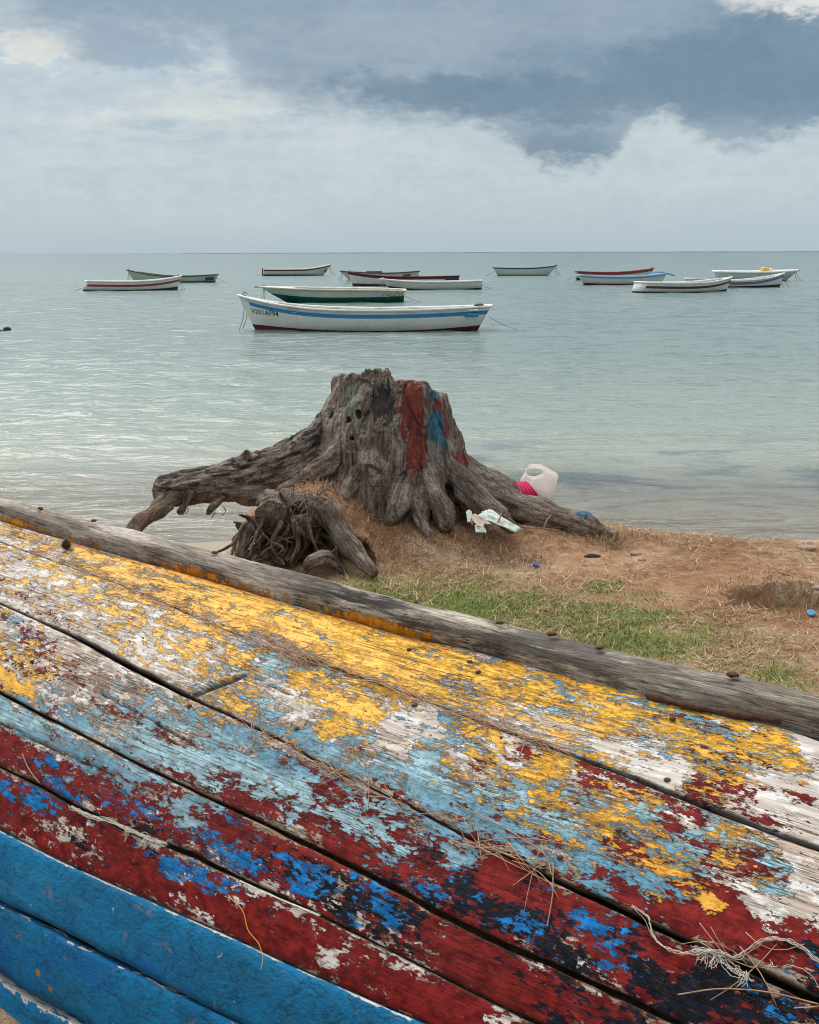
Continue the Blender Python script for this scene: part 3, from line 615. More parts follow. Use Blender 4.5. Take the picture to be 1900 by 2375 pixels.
ck = nt.mul(nt.ss(.022, .004, nt.m('ABSOLUTE', nt.sub(nt.noise(nt.com(nt.mul(u_, 3.0), nt.mul(v_, 60.0), 7.0), 1.0, 5, .6, .6), .5))), nt.ss(.42, .52, g2))
C = nt.mixc(nt.mul(ck, .85), C, (0.02, 0.016, 0.014))
C = nt.mixc(om, C, nt.mixc(nt.ss(.4, .6, on[1]), (0.42, 0.13, 0.012), (0.66, 0.27, 0.014)))
bm = nt.ss(-.01, .02, nt.sub(on[2], nt.add(.5, nt.mul(nt.sub(.5, nt.attr('teal')), .6))))
C = nt.mixc(bm, C, (0.03, 0.15, 0.20))
setb(nt, C, 0.72, nt.bump(nt.add(nt.add(nt.mul(gr, 1.4), nt.mul(g2, 1.0)), nt.mul(om, .5)), 1.0, 0.005), 0.15)

boat = empty('overturned_boat', (KA[0] + KU[0] * 1.6, KA[1] + KU[1] * 1.6, 0.35))
tag(boat, 'big overturned wooden boat with peeling yellow, red and blue paint filling the foreground', 'boat')
BINV = np.array(boat.location)
def put_local(v): return np.asarray(v) - BINV
GAP = [lambda a: 0.0016 + 0.0016 * sstep(2.3, 3.2, a), lambda a: 0.0007 + 0.0045 * sstep(2.25, 3.0, a),
       lambda a: 0.0015 + 0.0050 * np.exp(-((a - 1.32) / 0.33) ** 2) + 0.0036 * sstep(2.55, 2.95, a),
       lambda a: 0.0030 + 0.0010 * np.sin(a * 3), lambda a: 0.0020 + 0.0010 * np.sin(a * 4 + 1), lambda a: 0.0009 + 0 * a, lambda a: 0.0018 + 0.0008 * np.sin(a * 5), lambda a: 0.0013 + 0 * a, lambda a: 0 * a]
STEP = [0, 0.001, 0.0, 0.0012, 0.0, 0.0045, 0.003, 0.003]
JA = np.array([hull_hit(436, 1618), hull_hit(566, 1569)])
CRACKS = [(hull_hit(590, 1572), hull_hit(672, 1612), 1), (hull_hit(0, 1676), hull_hit(150, 1752), 3), (hull_hit(150, 1750), hull_hit(268, 1800), 3), (hull_hit(155, 1570), hull_hit(330, 1660), 2), (hull_hit(330, 1660), hull_hit(470, 1740), 2), (hull_hit(0, 1210), hull_hit(90, 1243), 0), (hull_hit(1380, 1915), hull_hit(1480, 1960), 1), (hull_hit(1350, 1610), hull_hit(1650, 1700), 0)]
def make_plank(k, side):
    lo, hi = SB[k], SB[k + 1]
    arc0, arc1 = lo, hi
    nb = int(max(10, (hi - lo).max() / 0.0052)); nb = nb if side > 0 else 8
    al = ALINE if side > 0 else ALINE[::8]
    if side < 0: lo, hi = lo[::8], hi[::8]
    n = len(al)
    g0 = GAP[k](al) * (1 + 0.8 * fbm(np.stack([al * 9, al * 0 + k, al * 0], -1), 4)); g1 = GAP[k + 1](al) * (1 + 0.8 * fbm(np.stack([al * 9, al * 0 + k + 1.5, al * 0], -1), 4))
    b0 = lo + np.maximum(g0, 0.0003) + (0.0018 if k == 0 else 0); b1 = hi - np.maximum(g1, 0.0003)
    vv = np.linspace(0, 1, nb)
    Bm = b0[:, None] + (b1 - b0)[:, None] * vv[None]; Am = np.broadcast_to(al[:, None], Bm.shape)
    ed = np.minimum(Bm - b0[:, None], b1[:, None] - Bm)
    off = np.full_like(Bm, STEP[k]) + 0.0022 * fbm(np.stack([Am * 2.0, Bm * 9, np.full_like(Am, k * 3.1)], -1), 3) - 0.0035 * np.exp(-ed / 0.0022)
    off += 0.0012 * fbm(np.stack([Am * 8.0, Bm * 90, np.full_like(Am, k * 3.1)], -1), 3)
    gr = np.exp(-ed / 0.0028) * (0.7 if k < 5 else 0.3)  # colour darkens towards plank edges, in cracks and the butt joint
    if side > 0:
        segs = [(c0, c1, 0.0020, 0.010) for c0, c1, kk in CRACKS if kk == k]
        if k == 1: segs.append((JA[0], JA[1], 0.0080, 0.013))
        for c0, c1, wd, dp_ in segs:
            c0, c1 = np.array(c0), np.array(c1); dv = c1 - c0; L2 = dv @ dv
            t = np.clip(((Am - c0[0]) * dv[0] + (Bm - c0[1]) * dv[1]) / L2, 0, 1)
            wob = (0.004 if wd < .006 else .001) * fbm(np.stack([Am * 22, Bm * 22, Am * 0 + 4], -1), 3)
            dd = np.sqrt((Am - c0[0] - t * dv[0]) ** 2 + (Bm + wob - c0[1] - t * dv[1]) ** 2)
            prof = np.exp(-(dd / wd) ** 2) * np.clip(4 * t * (1 - t) + .25, 0, 1)
            off -= dp_ * prof; gr = np.maximum(gr, np.exp(-(dd / (wd * 1.2)) ** 2))
    top = hull_pt(Am, Bm * side, off)
    e0 = hull_pt(al, b0 * side, np.full(n, -0.024)); e1 = hull_pt(al, b1 * side, np.full(n, -0.024))
    V = np.concatenate([e0[:, None], top, e1[:, None]], 1); m_ = nb + 2
    f = grid_faces(n, m_)
    if side < 0: f = f[:, ::-1]
    gr = np.concatenate([np.ones((n, 1)), gr, np.ones((n, 1))], 1)
    AA = np.concatenate([Am[:, :1], Am, Am[:, -1:]], 1); BB = np.concatenate([Bm[:, :1] - .02, Bm, Bm[:, -1:] + .02], 1)
    ref = V if side > 0 else hull_pt(AA, np.clip(np.abs(BB), 0, .99), np.zeros_like(AA))
    px, py = project(ref.reshape(-1, 3)); cov = paint_at(px, py)
    at = {'darken': gr.ravel()}
    if k < 5:
        edm = np.concatenate([np.zeros((n, 1)), ed, np.zeros((n, 1))], 1)
        wear = np.exp(-edm / .006) * np.clip(.45 + 1.6 * fbm(np.stack([AA * 7, BB * 5, np.full_like(AA, 3.3)], -1), 3), 0, 1)
        cov[:, :5] *= (1 - .9 * wear.ravel())[:, None]
        at['paint_a'] = cov[:, [0, 1, 2]]; at['paint_b'] = cov[:, [3, 4, 5]]
        at['orange'] = (sstep(0.035, 0.0, (BB - BB[:, 1:2])) * (0.9 if k == 0 else 0)).ravel() * sstep(1500, 1100, px) + 0.3 * sstep(1150, 1400, px) * sstep(1700, 1850, py)
    else:
        edd = np.concatenate([np.zeros((n, 1)), Bm - b0[:, None], np.full((n, 1), .5)], 1)
        at['chip'] = np.exp(-np.maximum(edd, 0) / 0.0022).ravel() * (1.0 if k != 6 else .8); at['ochre'] = (np.full_like(AA, 1.0 if k >= 6 else 0.25)).ravel()
    o = mesh('plank', put_local(V.reshape(-1, 3)), f, m_paint if k < 5 else m_blue, boat, attrs=at)
    me = o.data; ul = me.uv_layers.new(name='UVMap')
    arc = HR * (np.arcsin(np.clip(BB + HR * math.sin(H0), -1, .9995)) - H0)
    uvv = np.stack([AA.ravel() + k * 0.37, arc.ravel() + k * 0.013 + (5 if side < 0 else 0)], -1)
    li = np.zeros(len(me.loops), np.int32); me.loops.foreach_get('vertex_index', li)
    ul.data.foreach_set('uv', uvv[li].astype(np.float32).ravel())
    return o
for k in range(8):
    make_plank(k, 1); make_plank(k, -1)
# keel timber
na = len(ALINE); kk = 26; ang = np.linspace(-np.pi, np.pi, kk, endpoint=False)
ex = 0.62
ca, sa = np.cos(ang), np.sin(ang)
sy = np.sign(ca) * np.abs(ca) ** ex; sz = np.sign(sa) * np.abs(sa) ** ex
KV = []; kor = []; kch = []; kte = []
for i, a in enumerate(ALINE):
    wob = 0.006 * perlin(np.array([[a * 1.7, 3.3, 0]]))[0]
    hw = 0.051 + wob; hh = 0.047
    lat = sy * hw; zz = keel_z(a) - 0.060 + sz * hh
    nz = perlin(np.stack([np.full(kk, a * 6), ca * 2.0, sa * 2.0], -1)) * 0.007 + perlin(np.stack([np.full(kk, a * 22), ca * 4.0, sa * 4.0], -1)) * 0.0018
    lat = lat + ca * nz; zz = zz + sa * nz
    xy = KA + a * KU + lat[:, None] * KN
    KV.append(np.concatenate([xy, zz[:, None]], 1))
    low = sstep(0.78, 0.0, sz) * (ca > 0)
    kor.append(low * (0.62 * sstep(-.1, .15, a) * sstep(2.25, 1.55, a)) * np.clip(0.75 + 0.8 * perlin(np.array([[a * 3, 9.1, 0]]))[0], .2, 1) + 0.5 * low * np.exp(-((a - 2.0) / .25) ** 2))
    kch.append(np.full(kk, np.clip(0.40 + 0.6 * math.exp(-((a - 1.80) / .25) ** 2) + 0.4 * math.exp(-((a - 2.4) / .3) ** 2), 0, 1)))
    kte.append(low * 0.40 * sstep(2.3, 2.6, a))
KV = np.array(KV); kf = grid_faces(na, kk, True)
caps = [np.array([[j for j in range(kk)]]), np.array([[(na - 1) * kk + j for j in range(kk)][::-1]])]
keel = mesh('keel', put_local(KV.reshape(-1, 3)), [kf] + caps, m_keel, boat, attrs={'orange': np.array(kor).ravel(), 'char_dark': np.array(kch).ravel(), 'teal': np.array(kte).ravel()})
ul = keel.data.uv_layers.new(name='UVMap'); li = np.zeros(len(keel.data.loops), np.int32); keel.data.loops.foreach_get('vertex_index', li)
uvv = np.stack([np.repeat(ALINE, kk), np.tile(np.abs(ang) * 0.06, na)], -1); ul.data.foreach_set('uv', uvv[li].astype(np.float32).ravel())
# end boards (stern outside the frame, stem) and gunwale
for nm, a in (('transom', A1), ('stem', A0)):
    bb = np.concatenate([-np.linspace(.9, 0.02, 24), np.linspace(0.02, .9, 24)])
    t0 = hull_pt(np.full(48, a + (0.004 if a > 0 else -.004)), bb, np.full(48, -0.004)); t1 = hull_pt(np.full(48, a + (-0.03 if a > 0 else .03)), bb, np.full(48, -0.004))
    V = np.concatenate([t0, t1]); F = [tuple(range(48)), tuple(range(95, 47, -1))] + [(i, i + 48, (i + 1) % 48 + 48, (i + 1) % 48) for i in range(48)]
    mesh(nm, put_local(V), F, m_blue if a > 0 else m_keel, boat, smooth=False)
for s in (1, -1):
    a_ = ALINE[::6]; mid = hull_pt(a_, np.full(len(a_), 0.915 * s), np.full(len(a_), 0.004))
    v, q, t = tube_arrays(mid, 0.026, 8); mesh('gunwale', put_local(v), [q, t], m_blue, boat)
# bolts, nails and the rusty iron strap
m_rust = plain('rusted_iron', (0.085, 0.040, 0.026), 0.85, .5, 60, .9, .004, dirt=(0.03, 0.02, 0.018))
def lump(name, c, r, mat, parent=None, sq=(1, 1, 1), seed=0, n=9, amp=.25, local=None):
    th = np.linspace(0, np.pi, n); ph = np.arange(2 * n) * np.pi / n
    d = np.stack([np.sin(th)[:, None] * np.cos(ph), np.sin(th)[:, None] * np.sin(ph), np.cos(th)[:, None] + 0 * ph], -1).reshape(-1, 3)
    rr = 1 + amp * fbm(d * 1.6 + seed * 7.7, 3)
    v = d * rr[:, None] * r * np.array(sq) + np.asarray(c)
    if local is not None: v = v - local
    return mesh(name, v, grid_faces(n, 2 * n, True), mat, parent)
for i, (px, py, r) in enumerate([(94, 1177, .012), (218, 1206, .012), (498, 1280, .013), (1159, 1442, .013), (1280, 1468, .015), (1390, 1500, .012), (1699, 1562, .016), (443, 1340, .009), (529, 1350, .008), (940, 1425, .006)]):
    r_ = ray(px, py); on_top = i not in (7, 8, 9)
    t_ = (KN @ KA + (0.0 if on_top else 0.05)) / (KN @ r_[:2]); c = CAM + r_ * t_
    lump('bolt', c + np.array([0, 0, -.002 if on_top else 0]), r * .65, m_rust, boat, (1.3, 1, .5), i, local=BINV, amp=.7)
for i, (px, py) in enumerate([(963, 1637), (1436, 1926), (870, 1808), (366, 1677), (1560, 1668), (75, 1535), (440, 1638), (1110, 1560), (950, 1508), (1548, 1810), (190, 1835), (690, 1690), (1090, 1536), (1300, 1990), (640, 1960), (1020, 2105)]):
    a, b = hull_hit(px, py)
    if a == a:
        c = hull_pt(np.array([a]), np.array([b]), np.array([0.0015]))[0]
        lump('nail', c, 0.0065, m_rust, boat, (1.1, 1, .6), i + 20, 6, local=BINV)
pa_ = np.array([hull_hit(*p) for p in [(1500, 1620), (1580, 1642), (1660, 1658), (1740, 1672), (1812, 1682)]])
pth = spline(np.c_[hull_pt(pa_[:, 0], pa_[:, 1] - .004, np.full(5, 0.008))], 24)
v, q, t = tube_arrays(pth, 0.008 + 0.002 * np.sin(np.arange(24) * .9), 8); mesh('strap', put_local(v), [q, t], m_rust, boat)
# fibres of caulking pushed out of the seams
m_caulk = plain('caulking_fibre', (0.62, 0.59, 0.52), 0.9, .3, 80, .5, .002)
def strands(name, pxs, n, spread, rad, mat, parent=None, wig=.6, lift=0.004, label=None):
    ab = np.array([hull_hit(*p) for p in pxs]); ab = ab[~np.isnan(ab[:, 0])]
    lst = []
    base = hull_pt(ab[:, 0], ab[:, 1], np.full(len(ab), lift))
    for k in range(n):
        p = base + RNG.normal(0, spread, (len(base), 3)) * np.array([1, 1, .5]); p = spline(p, 10 * len(base))
        p += wig * spread * np.stack([fbm(np.stack([np.arange(len(p)) * .25, np.full(len(p), k * 1.7), np.full(len(p), c * 5.)], -1), 2) for c in range(3)], -1)
        lst.append((p if parent is None else p - BINV, rad * RNG.uniform(.6, 1.2)))
    return multi_tube(name, lst, mat, parent, 5)
strands('caulking', [(171, 1872), (215, 1893), (260, 1905), (300, 1926), (345, 1944), (385, 1960)], 11, .0040, .0005, m_caulk, boat, 2.2)
strands('caulking', [(1610, 2205), (1660, 2215), (1700, 2250), (1740, 2275)], 10, .0045, .0005, m_caulk, boat, 2.0)
strands('caulking', [(560, 2045), (640, 2080), (743, 2126)], 4, .0014, .0007, m_caulk, boat, .9)
def tuft(px, py, n, ln):
    a, b = hull_hit(px, py); c = hull_pt(np.array([a]), np.array([b]), np.array([.003]))[0]; lst = []
    for k in range(n):
        e = hull_pt(np.array([a + RNG.normal(0, .006)]), np.array([b + ln * RNG.uniform(.5, 1.1)]), np.array([RNG.uniform(.002, .008)]))[0]
        s_ = c + RNG.normal(0, .004, 3); md = (s_ + e) / 2 + RNG.normal(0, .003, 3)
        lst.append((spline(np.array([s_, md, e]), 6) - BINV, .0005))
    multi_tube('caulking', lst, m_caulk, boat, 4)
for t_ in ((1640, 2212, 9, .018), (1665, 2220, 8, .018), (1732, 2262, 9, .018), (1790, 2235, 5, .012), (345, 1944, 12, .016), (300, 1928, 12, .014)): tuft(*t_)
# rope, threads and dry stems lying on the hull
m_rope = plain('frayed_rope_fibre', (0.46, 0.41, 0.34), 0.9, .4, 90, .5, .002)
m_stem = plain('dry_stem', (0.34, 0.21, 0.13), 0.8, .35, 60, .4, .002)
m_thread = plain('yellow_thread', (0.72, 0.36, 0.03), 0.7, .2, 60)
tag(strands('rope', [(1470, 2105), (1501, 2132), (1523, 2182), (1578, 2213), (1622, 2210), (1666, 2212), (1710, 2226), (1749, 2204), (1787, 2185), (1842, 2193), (1900, 2237), (1960, 2290)], 5, .0030, .0007, m_rope, None, 1.6, .008), 'frayed pale rope end lying across the red planks at the lower right', 'rope')
tag(strands('thread', [(532, 2078), (567, 2118), (578, 2157), (605, 2195), (612, 2225), (608, 2250)], 1, .0004, .0009, m_thread, None, 1.0, .004), 'thin yellow thread stuck on the dark red plank', 'thread')
for i, (pxs, lab) in enumerate((([(1060, 1868), (1214, 1950), (1268, 1990), (1283, 2034)], 'long dry stem arching over the light blue plank at the right'),
    ([(1066, 1962), (1198, 1948), (1335, 1967), (1446, 2006), (1512, 2045), (1562, 2095)], 'longest curved dry stem, crossing the mottled blue and red paint'),
    ([(1286, 2006), (1283, 2083), (1272, 2150)], 'short dry stem hanging down over the red paint'),
    ([(1572, 2310), (1666, 2298), (1776, 2303), (1900, 2332)], 'dry stem lying over the black paint in the lower right corner'),
    ([(600, 1640), (606, 1690), (640, 1722), (690, 1750)], 'thin curled dry stem on the light blue paint below the needles'),
    ([(56, 1750), (70, 1785), (95, 1818)], 'short dry stem curving over the red and blue paint at the left edge'))):
    tag(strands('dry_stem', pxs, 1, .0006, .0013, m_stem, None, 1.0, .005), lab, 'stem', 'dry stems on the hull')
# pine needles gathered along the seams
m_needle = plain('pine_needle_brown', (0.42, 0.25, 0.15), 0.7, .45, 30, .3, .001)
nl = []
def needles(pxs, n, sa_, sb_, ln, lift):
    ab = np.array([hull_hit(*p) for p in pxs]); ab = ab[~np.isnan(ab[:, 0])]
    t = np.linspace(0, 1, len(ab))
    for k in range(n):
        u = RNG.uniform(); a = np.interp(u, t, ab[:, 0]) + RNG.normal(0, sa_); b = np.interp(u, t, ab[:, 1]) + RNG.normal(0, sb_)
        d = np.array([ab[-1, 0] - ab[0, 0], ab[-1, 1] - ab[0, 1]]); th_ = math.atan2(d[1], d[0]) + RNG.normal(0, .28 if RNG.uniform() < .8 else 1.0)
        L = ln * RNG.uniform(.5, 1.2); cv = RNG.normal(0, .18)
        s_ = np.linspace(-.5, .5, 5) * L
        aa = a + s_ * math.cos(th_) - cv * s_ * s_ / L * math.sin(th_) * 2; bb = b + s_ * math.sin(th_) + cv * s_ * s_ / L * math.cos(th_) * 2
        h0 = RNG.uniform(.0015, lift); nl.append((hull_pt(aa, np.clip(bb, .03, .9), h0 + np.abs(s_) / L * RNG.uniform(-.002, .006)), RNG.uniform(.0005, .0009)))
needles([(55, 1276), (180, 1310), (275, 1350), (360, 1392), (440, 1425)], 80, .03, .012, .10, .008)
needles([(440, 1425), (540, 1470), (633, 1505), (700, 1525)], 50, .03, .010, .10, .008)
needles([(600, 1450), (633, 1490), (680, 1520), (720, 1535)], 70, .015, .016, .09, .014)
needles([(633, 1507), (743, 1535), (850, 1575), (950, 1612), (1088, 1664), (1200, 1705), (1290, 1738)], 130, .02, .0035, .12, .010)
needles([(551, 1669), (661, 1724), (743, 1773), (850, 1822), (950, 1872)], 45, .02, .004, .11, .008)
needles([(950, 1872), (1115, 1958), (1200, 2000), (1290, 2045)], 20, .02, .004, .11, .008)
needles([(100, 1290), (300, 1350), (420, 1400)], 40, .06, .02, .09, .005)
needles([(1500, 2135), (1700, 2225), (1850, 2300)], 10, .03, .012, .10, .006)
needles([(400, 1500), (900, 1700), (1400, 1950)], 10, .2, .05, .08, .004)
tag(multi_tube('pine_needles', nl, m_needle, None, 4), kind='stuff')
a, b = hull_hit(157, 1274); c = hull_pt(np.array([a]), np.array([b]), np.array([.016]))[0]
# small open pine cone: scales round a core
cone = empty('pine_cone', tuple(c)); tag(cone, 'small brown pine cone resting on the yellow plank at the far left', 'pine cone')
m_cone = plain('pine_cone_brown', (0.10, 0.048, 0.028), 0.8, .4, 90)
lump('core', (0, 0, 0), .013, m_cone, cone, (1, 1, 1.2), 3, 8)
V = []; F = []
for k in range(46):
    zf = (k + .5) / 46; phi = k * 2.399; rr = .017 * math.sin(math.pi * (.12 + .8 * zf)); d = np.array([math.cos(phi), math.sin(phi), 0]); s_ = np.array([-d[1], d[0], 0])
    p0 = d * rr * .5 + np.array([0, 0, (zf - .5) * .03]); p1 = d * rr * 1.25 + np.array([0, 0, (zf - .5) * .03 + .004]); o = len(V)
    V += list(np.array([p0 - s_ * .002, p0 + s_ * .002, p1 + s_ * .0045, p1 + d * .002, p1 - s_ * .0045, p0 - [0, 0, .002]])); F += [(o, o + 1, o + 2, o + 3, o + 4), (o + 5, o + 2, o + 1), (o + 5, o + 4, o + 3), (o + 5, o + 3, o + 2), (o + 5, o, o + 4)]
mesh('scale', np.array(V), F, m_cone, cone, smooth=False)
# ------------------------------------------------------------------ surface from a distance field
def surface_nets(f, org, h):
    s = f < 0; nx, ny, nz = f.shape
    cnt = np.zeros((nx - 1, ny - 1, nz - 1), np.int8)
    for i in (0, 1):
        for j in (0, 1):
            for k in (0, 1): cnt += s[i:nx - 1 + i, j:ny - 1 + j, k:nz - 1 + k]
    act = (cnt > 0) & (cnt < 8); ci = np.argwhere(act); idx = -np.ones(act.shape, np.int64); idx[act] = np.arange(len(ci))
    acc = np.zeros((len(ci), 3)); nn = np.zeros(len(ci))
    C = {}
    for i in (0, 1):
        for j in (0, 1):
            for k in (0, 1): C[i, j, k] = f[ci[:, 0] + i, ci[:, 1] + j, ci[:, 2] + k]
    for a in C:
        for ax in range(3):
            if a[ax] == 0:
                b = list(a); b[ax] = 1; b = tuple(b); fa, fb = C[a], C[b]; cr = (fa < 0) != (fb < 0)
                t = np.where(cr, fa / np.where(cr, fa - fb, 1), 0); p = np.array(a, float)[None].repeat(len(ci), 0); p[:, ax] += t
                acc[cr] += p[cr]; nn[cr] += 1
    v = (ci + acc / nn[:, None]) * h + org
    Q = []
    e = np.argwhere(s[:-1, 1:-1, 1:-1] != s[1:, 1:-1, 1:-1]); i, j, k = e[:, 0], e[:, 1] + 1, e[:, 2] + 1
    q = np.stack([idx[i, j - 1, k - 1], idx[i, j, k - 1], idx[i, j, k], idx[i, j - 1, k]], -1); fl = s[i, j, k]; q[~fl] = q[~fl][:, ::-1]; Q.append(q)
    e = np.argwhere(s[1:-1, :-1, 1:-1] != s[1:-1, 1:, 1:-1]); i, j, k = e[:, 0] + 1, e[:, 1], e[:, 2] + 1
    q = np.stack([idx[i - 1, j, k - 1], idx[i - 1, j, k], idx[i, j, k], idx[i, j, k - 1]], -1); fl = s[i, j, k]; q[~fl] = q[~fl][:, ::-1]; Q.append(q)
    e = np.argwhere(s[1:-1, 1:-1, :-1] != s[1:-1, 1:-1, 1:]); i, j, k = e[:, 0] + 1, e[:, 1] + 1, e[:, 2]
    q = np.stack([idx[i - 1, j - 1, k], idx[i, j - 1, k], idx[i, j, k], idx[i - 1, j, k]], -1); fl = s[i, j, k]; q[~fl] = q[~fl][:, ::-1]; Q.append(q)
    q = np.vstack(Q); return v, q[(q >= 0).all(1)]
def vnormals(v, q):
    n = np.cross(v[q[:, 2]] - v[q[:, 0]], v[q[:, 3]] - v[q[:, 1]]); N = np.zeros_like(v)
    for c in range(4):
        for ax in range(3): N[:, ax] += np.bincount(q[:, c], n[:, ax], len(v))
    return N / (np.linalg.norm(N, axis=1)[:, None] + 1e-12)
class Field:
    def __init__(s, lo, hi, h):
        s.h = h; s.lo = np.array(lo, float); n = np.ceil((np.array(hi) - s.lo) / h).astype(int) + 1
        s.ax = [s.lo[i] + np.arange(n[i]) * h for i in range(3)]; s.f = np.full(n, 1.0, np.float32)
    def sl(s, a, b):
        i0 = np.clip(((np.array(a) - s.lo) / s.h).astype(int), 0, np.array(s.f.shape) - 1); i1 = np.clip(((np.array(b) - s.lo) / s.h).astype(int) + 2, 1, s.f.shape)
        S = tuple(slice(p, q) for p, q in zip(i0, i1)); G = np.meshgrid(*[s.ax[i][S[i]] for i in range(3)], indexing='ij'); return S, G
    def chain(s, pts, k=0.04):
        """pts rows x,y,z,r : rounded tapering limb blended into the body"""
        pts = np.asarray(pts, float); m = pts[:, 3].max() + k + .03
        S, G = s.sl((pts[:, :3] - m).min(0), (pts[:, :3] + m).max(0)); D = np.full(G[0].shape, 1.0, np.float32)
        wx_ = 0.012 * np.sin(G[1] * 23 + G[2] * 17); wy_ = 0.012 * np.sin(G[0] * 21 + G[2] * 19 + 1); wz_ = 0.012 * np.sin(G[0] * 18 - G[1] * 22 + 2)
        for a, b in zip(pts[:-1], pts[1:]):
            d = b[:3] - a[:3]; L = d @ d + 1e-12
            X, Y, Z = G[0] - a[0] + wx_, G[1] - a[1] + wy_, G[2] - a[2] + wz_
            t = np.clip((X * d[0] + Y * d[1] + Z * d[2]) / L, 0, 1)
            D = np.minimum(D, np.sqrt((X - t * d[0]) ** 2 + (Y - t * d[1]) ** 2 + (Z - t * d[2]) ** 2) - (a[3] + t * (b[3] - a[3])))
        o = s.f[S]; hh = np.clip(.5 + .5 * (o - D) / k, 0, 1); s.f[S] = o * (1 - hh) + D * hh - k * hh * (1 - hh)
    def cut(s, c, r, k=0.02):
        c = np.array(c); r = np.array(r); S, G = s.sl(c - r - k - .02, c + r + k + .02)
        D = (np.sqrt(sum(((G[i] - c[i]) / r[i]) ** 2 for i in range(3))) - 1) * r.min(); D = -D
        o = s.f[S]; hh = np.clip(.5 - .5 * (o - D) / k, 0, 1); s.f[S] = o * (1 - hh) + D * hh + k * hh * (1 - hh)
    def plane(s, fn):
        G = np.meshgrid(*s.ax, indexing='ij'); s.f = np.maximum(s.f, fn(*G).astype(np.float32))
def limb(*rows):
    """rows (Dx, Dy, depth, radius in D pixels) -> world chain"""
    out = []
    for x, y, Y, r in rows: out.append([*D3(x, y, Y), r / 2515 * Y])
    out = np.array(out); return spline(out, len(out) * 4) if len(out) > 2 else out

# ------------------------------------------------------------------ tree stump
CH = []
F = Field((-1.80, 5.95, 0.12), (1.32, 8.15, 1.56), 0.0115)
def add(k, *rows):
    c = limb(*rows); CH.append(c); F.chain(c, k)
add(.03, (820, 745, 7.42, 108), (820, 800, 7.42, 111), (818, 860, 7.40, 124), (815, 920, 7.36, 145), (812, 985, 7.32, 168), (812, 1060, 7.3, 190))
add(.06, (742, 872, 7.3, 36), (716, 900, 7.28, 44), (668, 938, 7.22, 46), (600, 975, 7.15, 42), (520, 1000, 7.08, 39), (440, 1017, 7.0, 36), (372, 1028, 6.93, 33), (352, 1030, 6.91, 31))
add(.05, (690, 960, 7.2, 45), (620, 1005, 7.12, 42), (540, 1030, 7.05, 30), (450, 1035, 6.98, 26))
add(.022, (378, 1038, 6.9, 19), (345, 1058, 6.82, 18), (318, 1082, 6.74, 18), (292, 1108, 6.66, 16.5), (268, 1140, 6.58, 16), (240, 1180, 6.5, 13))
add(.012, (402, 1040, 6.88, 11), (395, 1060, 6.85, 7), (388, 1070, 6.83, 7), (380, 1077, 6.82, 9))
add(.010, (470, 1050, 6.9, 9), (450, 1066, 6.86, 7), (434, 1082, 6.84, 2.5))
add(.008, (535, 966, 7.06, 10), (518, 953, 7.05, 3)); add(.008, (502, 972, 7.06, 8), (517, 953, 7.05, 3)); add(.008, (520, 972, 7.06, 10), (518, 956, 7.05, 5))
add(.035, (775, 820, 7.14, 20), (772, 850, 7.1, 27), (752, 890, 7.04, 29), (748, 930, 7.0, 28), (765, 970, 6.94, 28), (790, 1000, 6.88, 26), (797, 1012, 6.84, 20))
add(.03, (750, 900, 7.05, 22), (725, 950, 7.0, 24), (690, 982, 6.93, 22), (640, 1010, 6.86, 18), (600, 1030, 6.8, 13))
add(.03, (765, 975, 6.93, 22), (745, 1010, 6.86, 20), (735, 1030, 6.8, 16), (715, 1052, 6.72, 14))
add(.035, (872, 830, 7.12, 26), (875, 890, 7.08, 30), (878, 940, 7.03, 31), (882, 985, 6.96, 33), (885, 1002, 6.94, 30))
add(.02, (872, 985, 6.95, 22), (856, 1015, 6.86, 26), (842, 1048, 6.78, 27), (832, 1080, 6.72, 20), (826, 1100, 6.7, 12))
add(.02, (885, 1000, 6.92, 24), (878, 1045, 6.82, 24), (885, 1085, 6.74, 17), (900, 1115, 6.66, 11))
add(.02, (897, 990, 6.94, 24), (912, 1030, 6.84, 25), (928, 1070, 6.76, 22), (945, 1105, 6.7, 14))
add(.03, (915, 850, 7.2, 25), (922, 920, 7.15, 30), (940, 975, 7.08, 31), (968, 1018, 7.0, 32), (1005, 1055, 6.92, 30), (1045, 1088, 6.84, 24), (1075, 1110, 6.8, 14))
add(.035, (915, 885, 7.34, 20), (928, 930, 7.32, 32), (955, 985, 7.28, 37), (1000, 1026, 7.24, 37), (1060, 1056, 7.18, 35), (1130, 1082, 7.1, 33), (1200, 1104, 7.02, 29), (1250, 1118, 6.96, 24), (1285, 1132, 6.92, 14))
add(.04, (945, 960, 7.55, 30), (1000, 1005, 7.66, 28), (1060, 1025, 7.72, 27), (1095, 1045, 7.76, 26), (1135, 1075, 7.8, 22))
add(.02, (800, 800, 7.16, 14), (803, 850, 7.13, 14), (812, 900, 7.08, 12), (822, 960, 7.02, 12))
add(.02, (850, 810, 7.13, 10), (852, 880, 7.1, 12), (848, 960, 7.03, 15), (835, 1000, 6.98, 14))
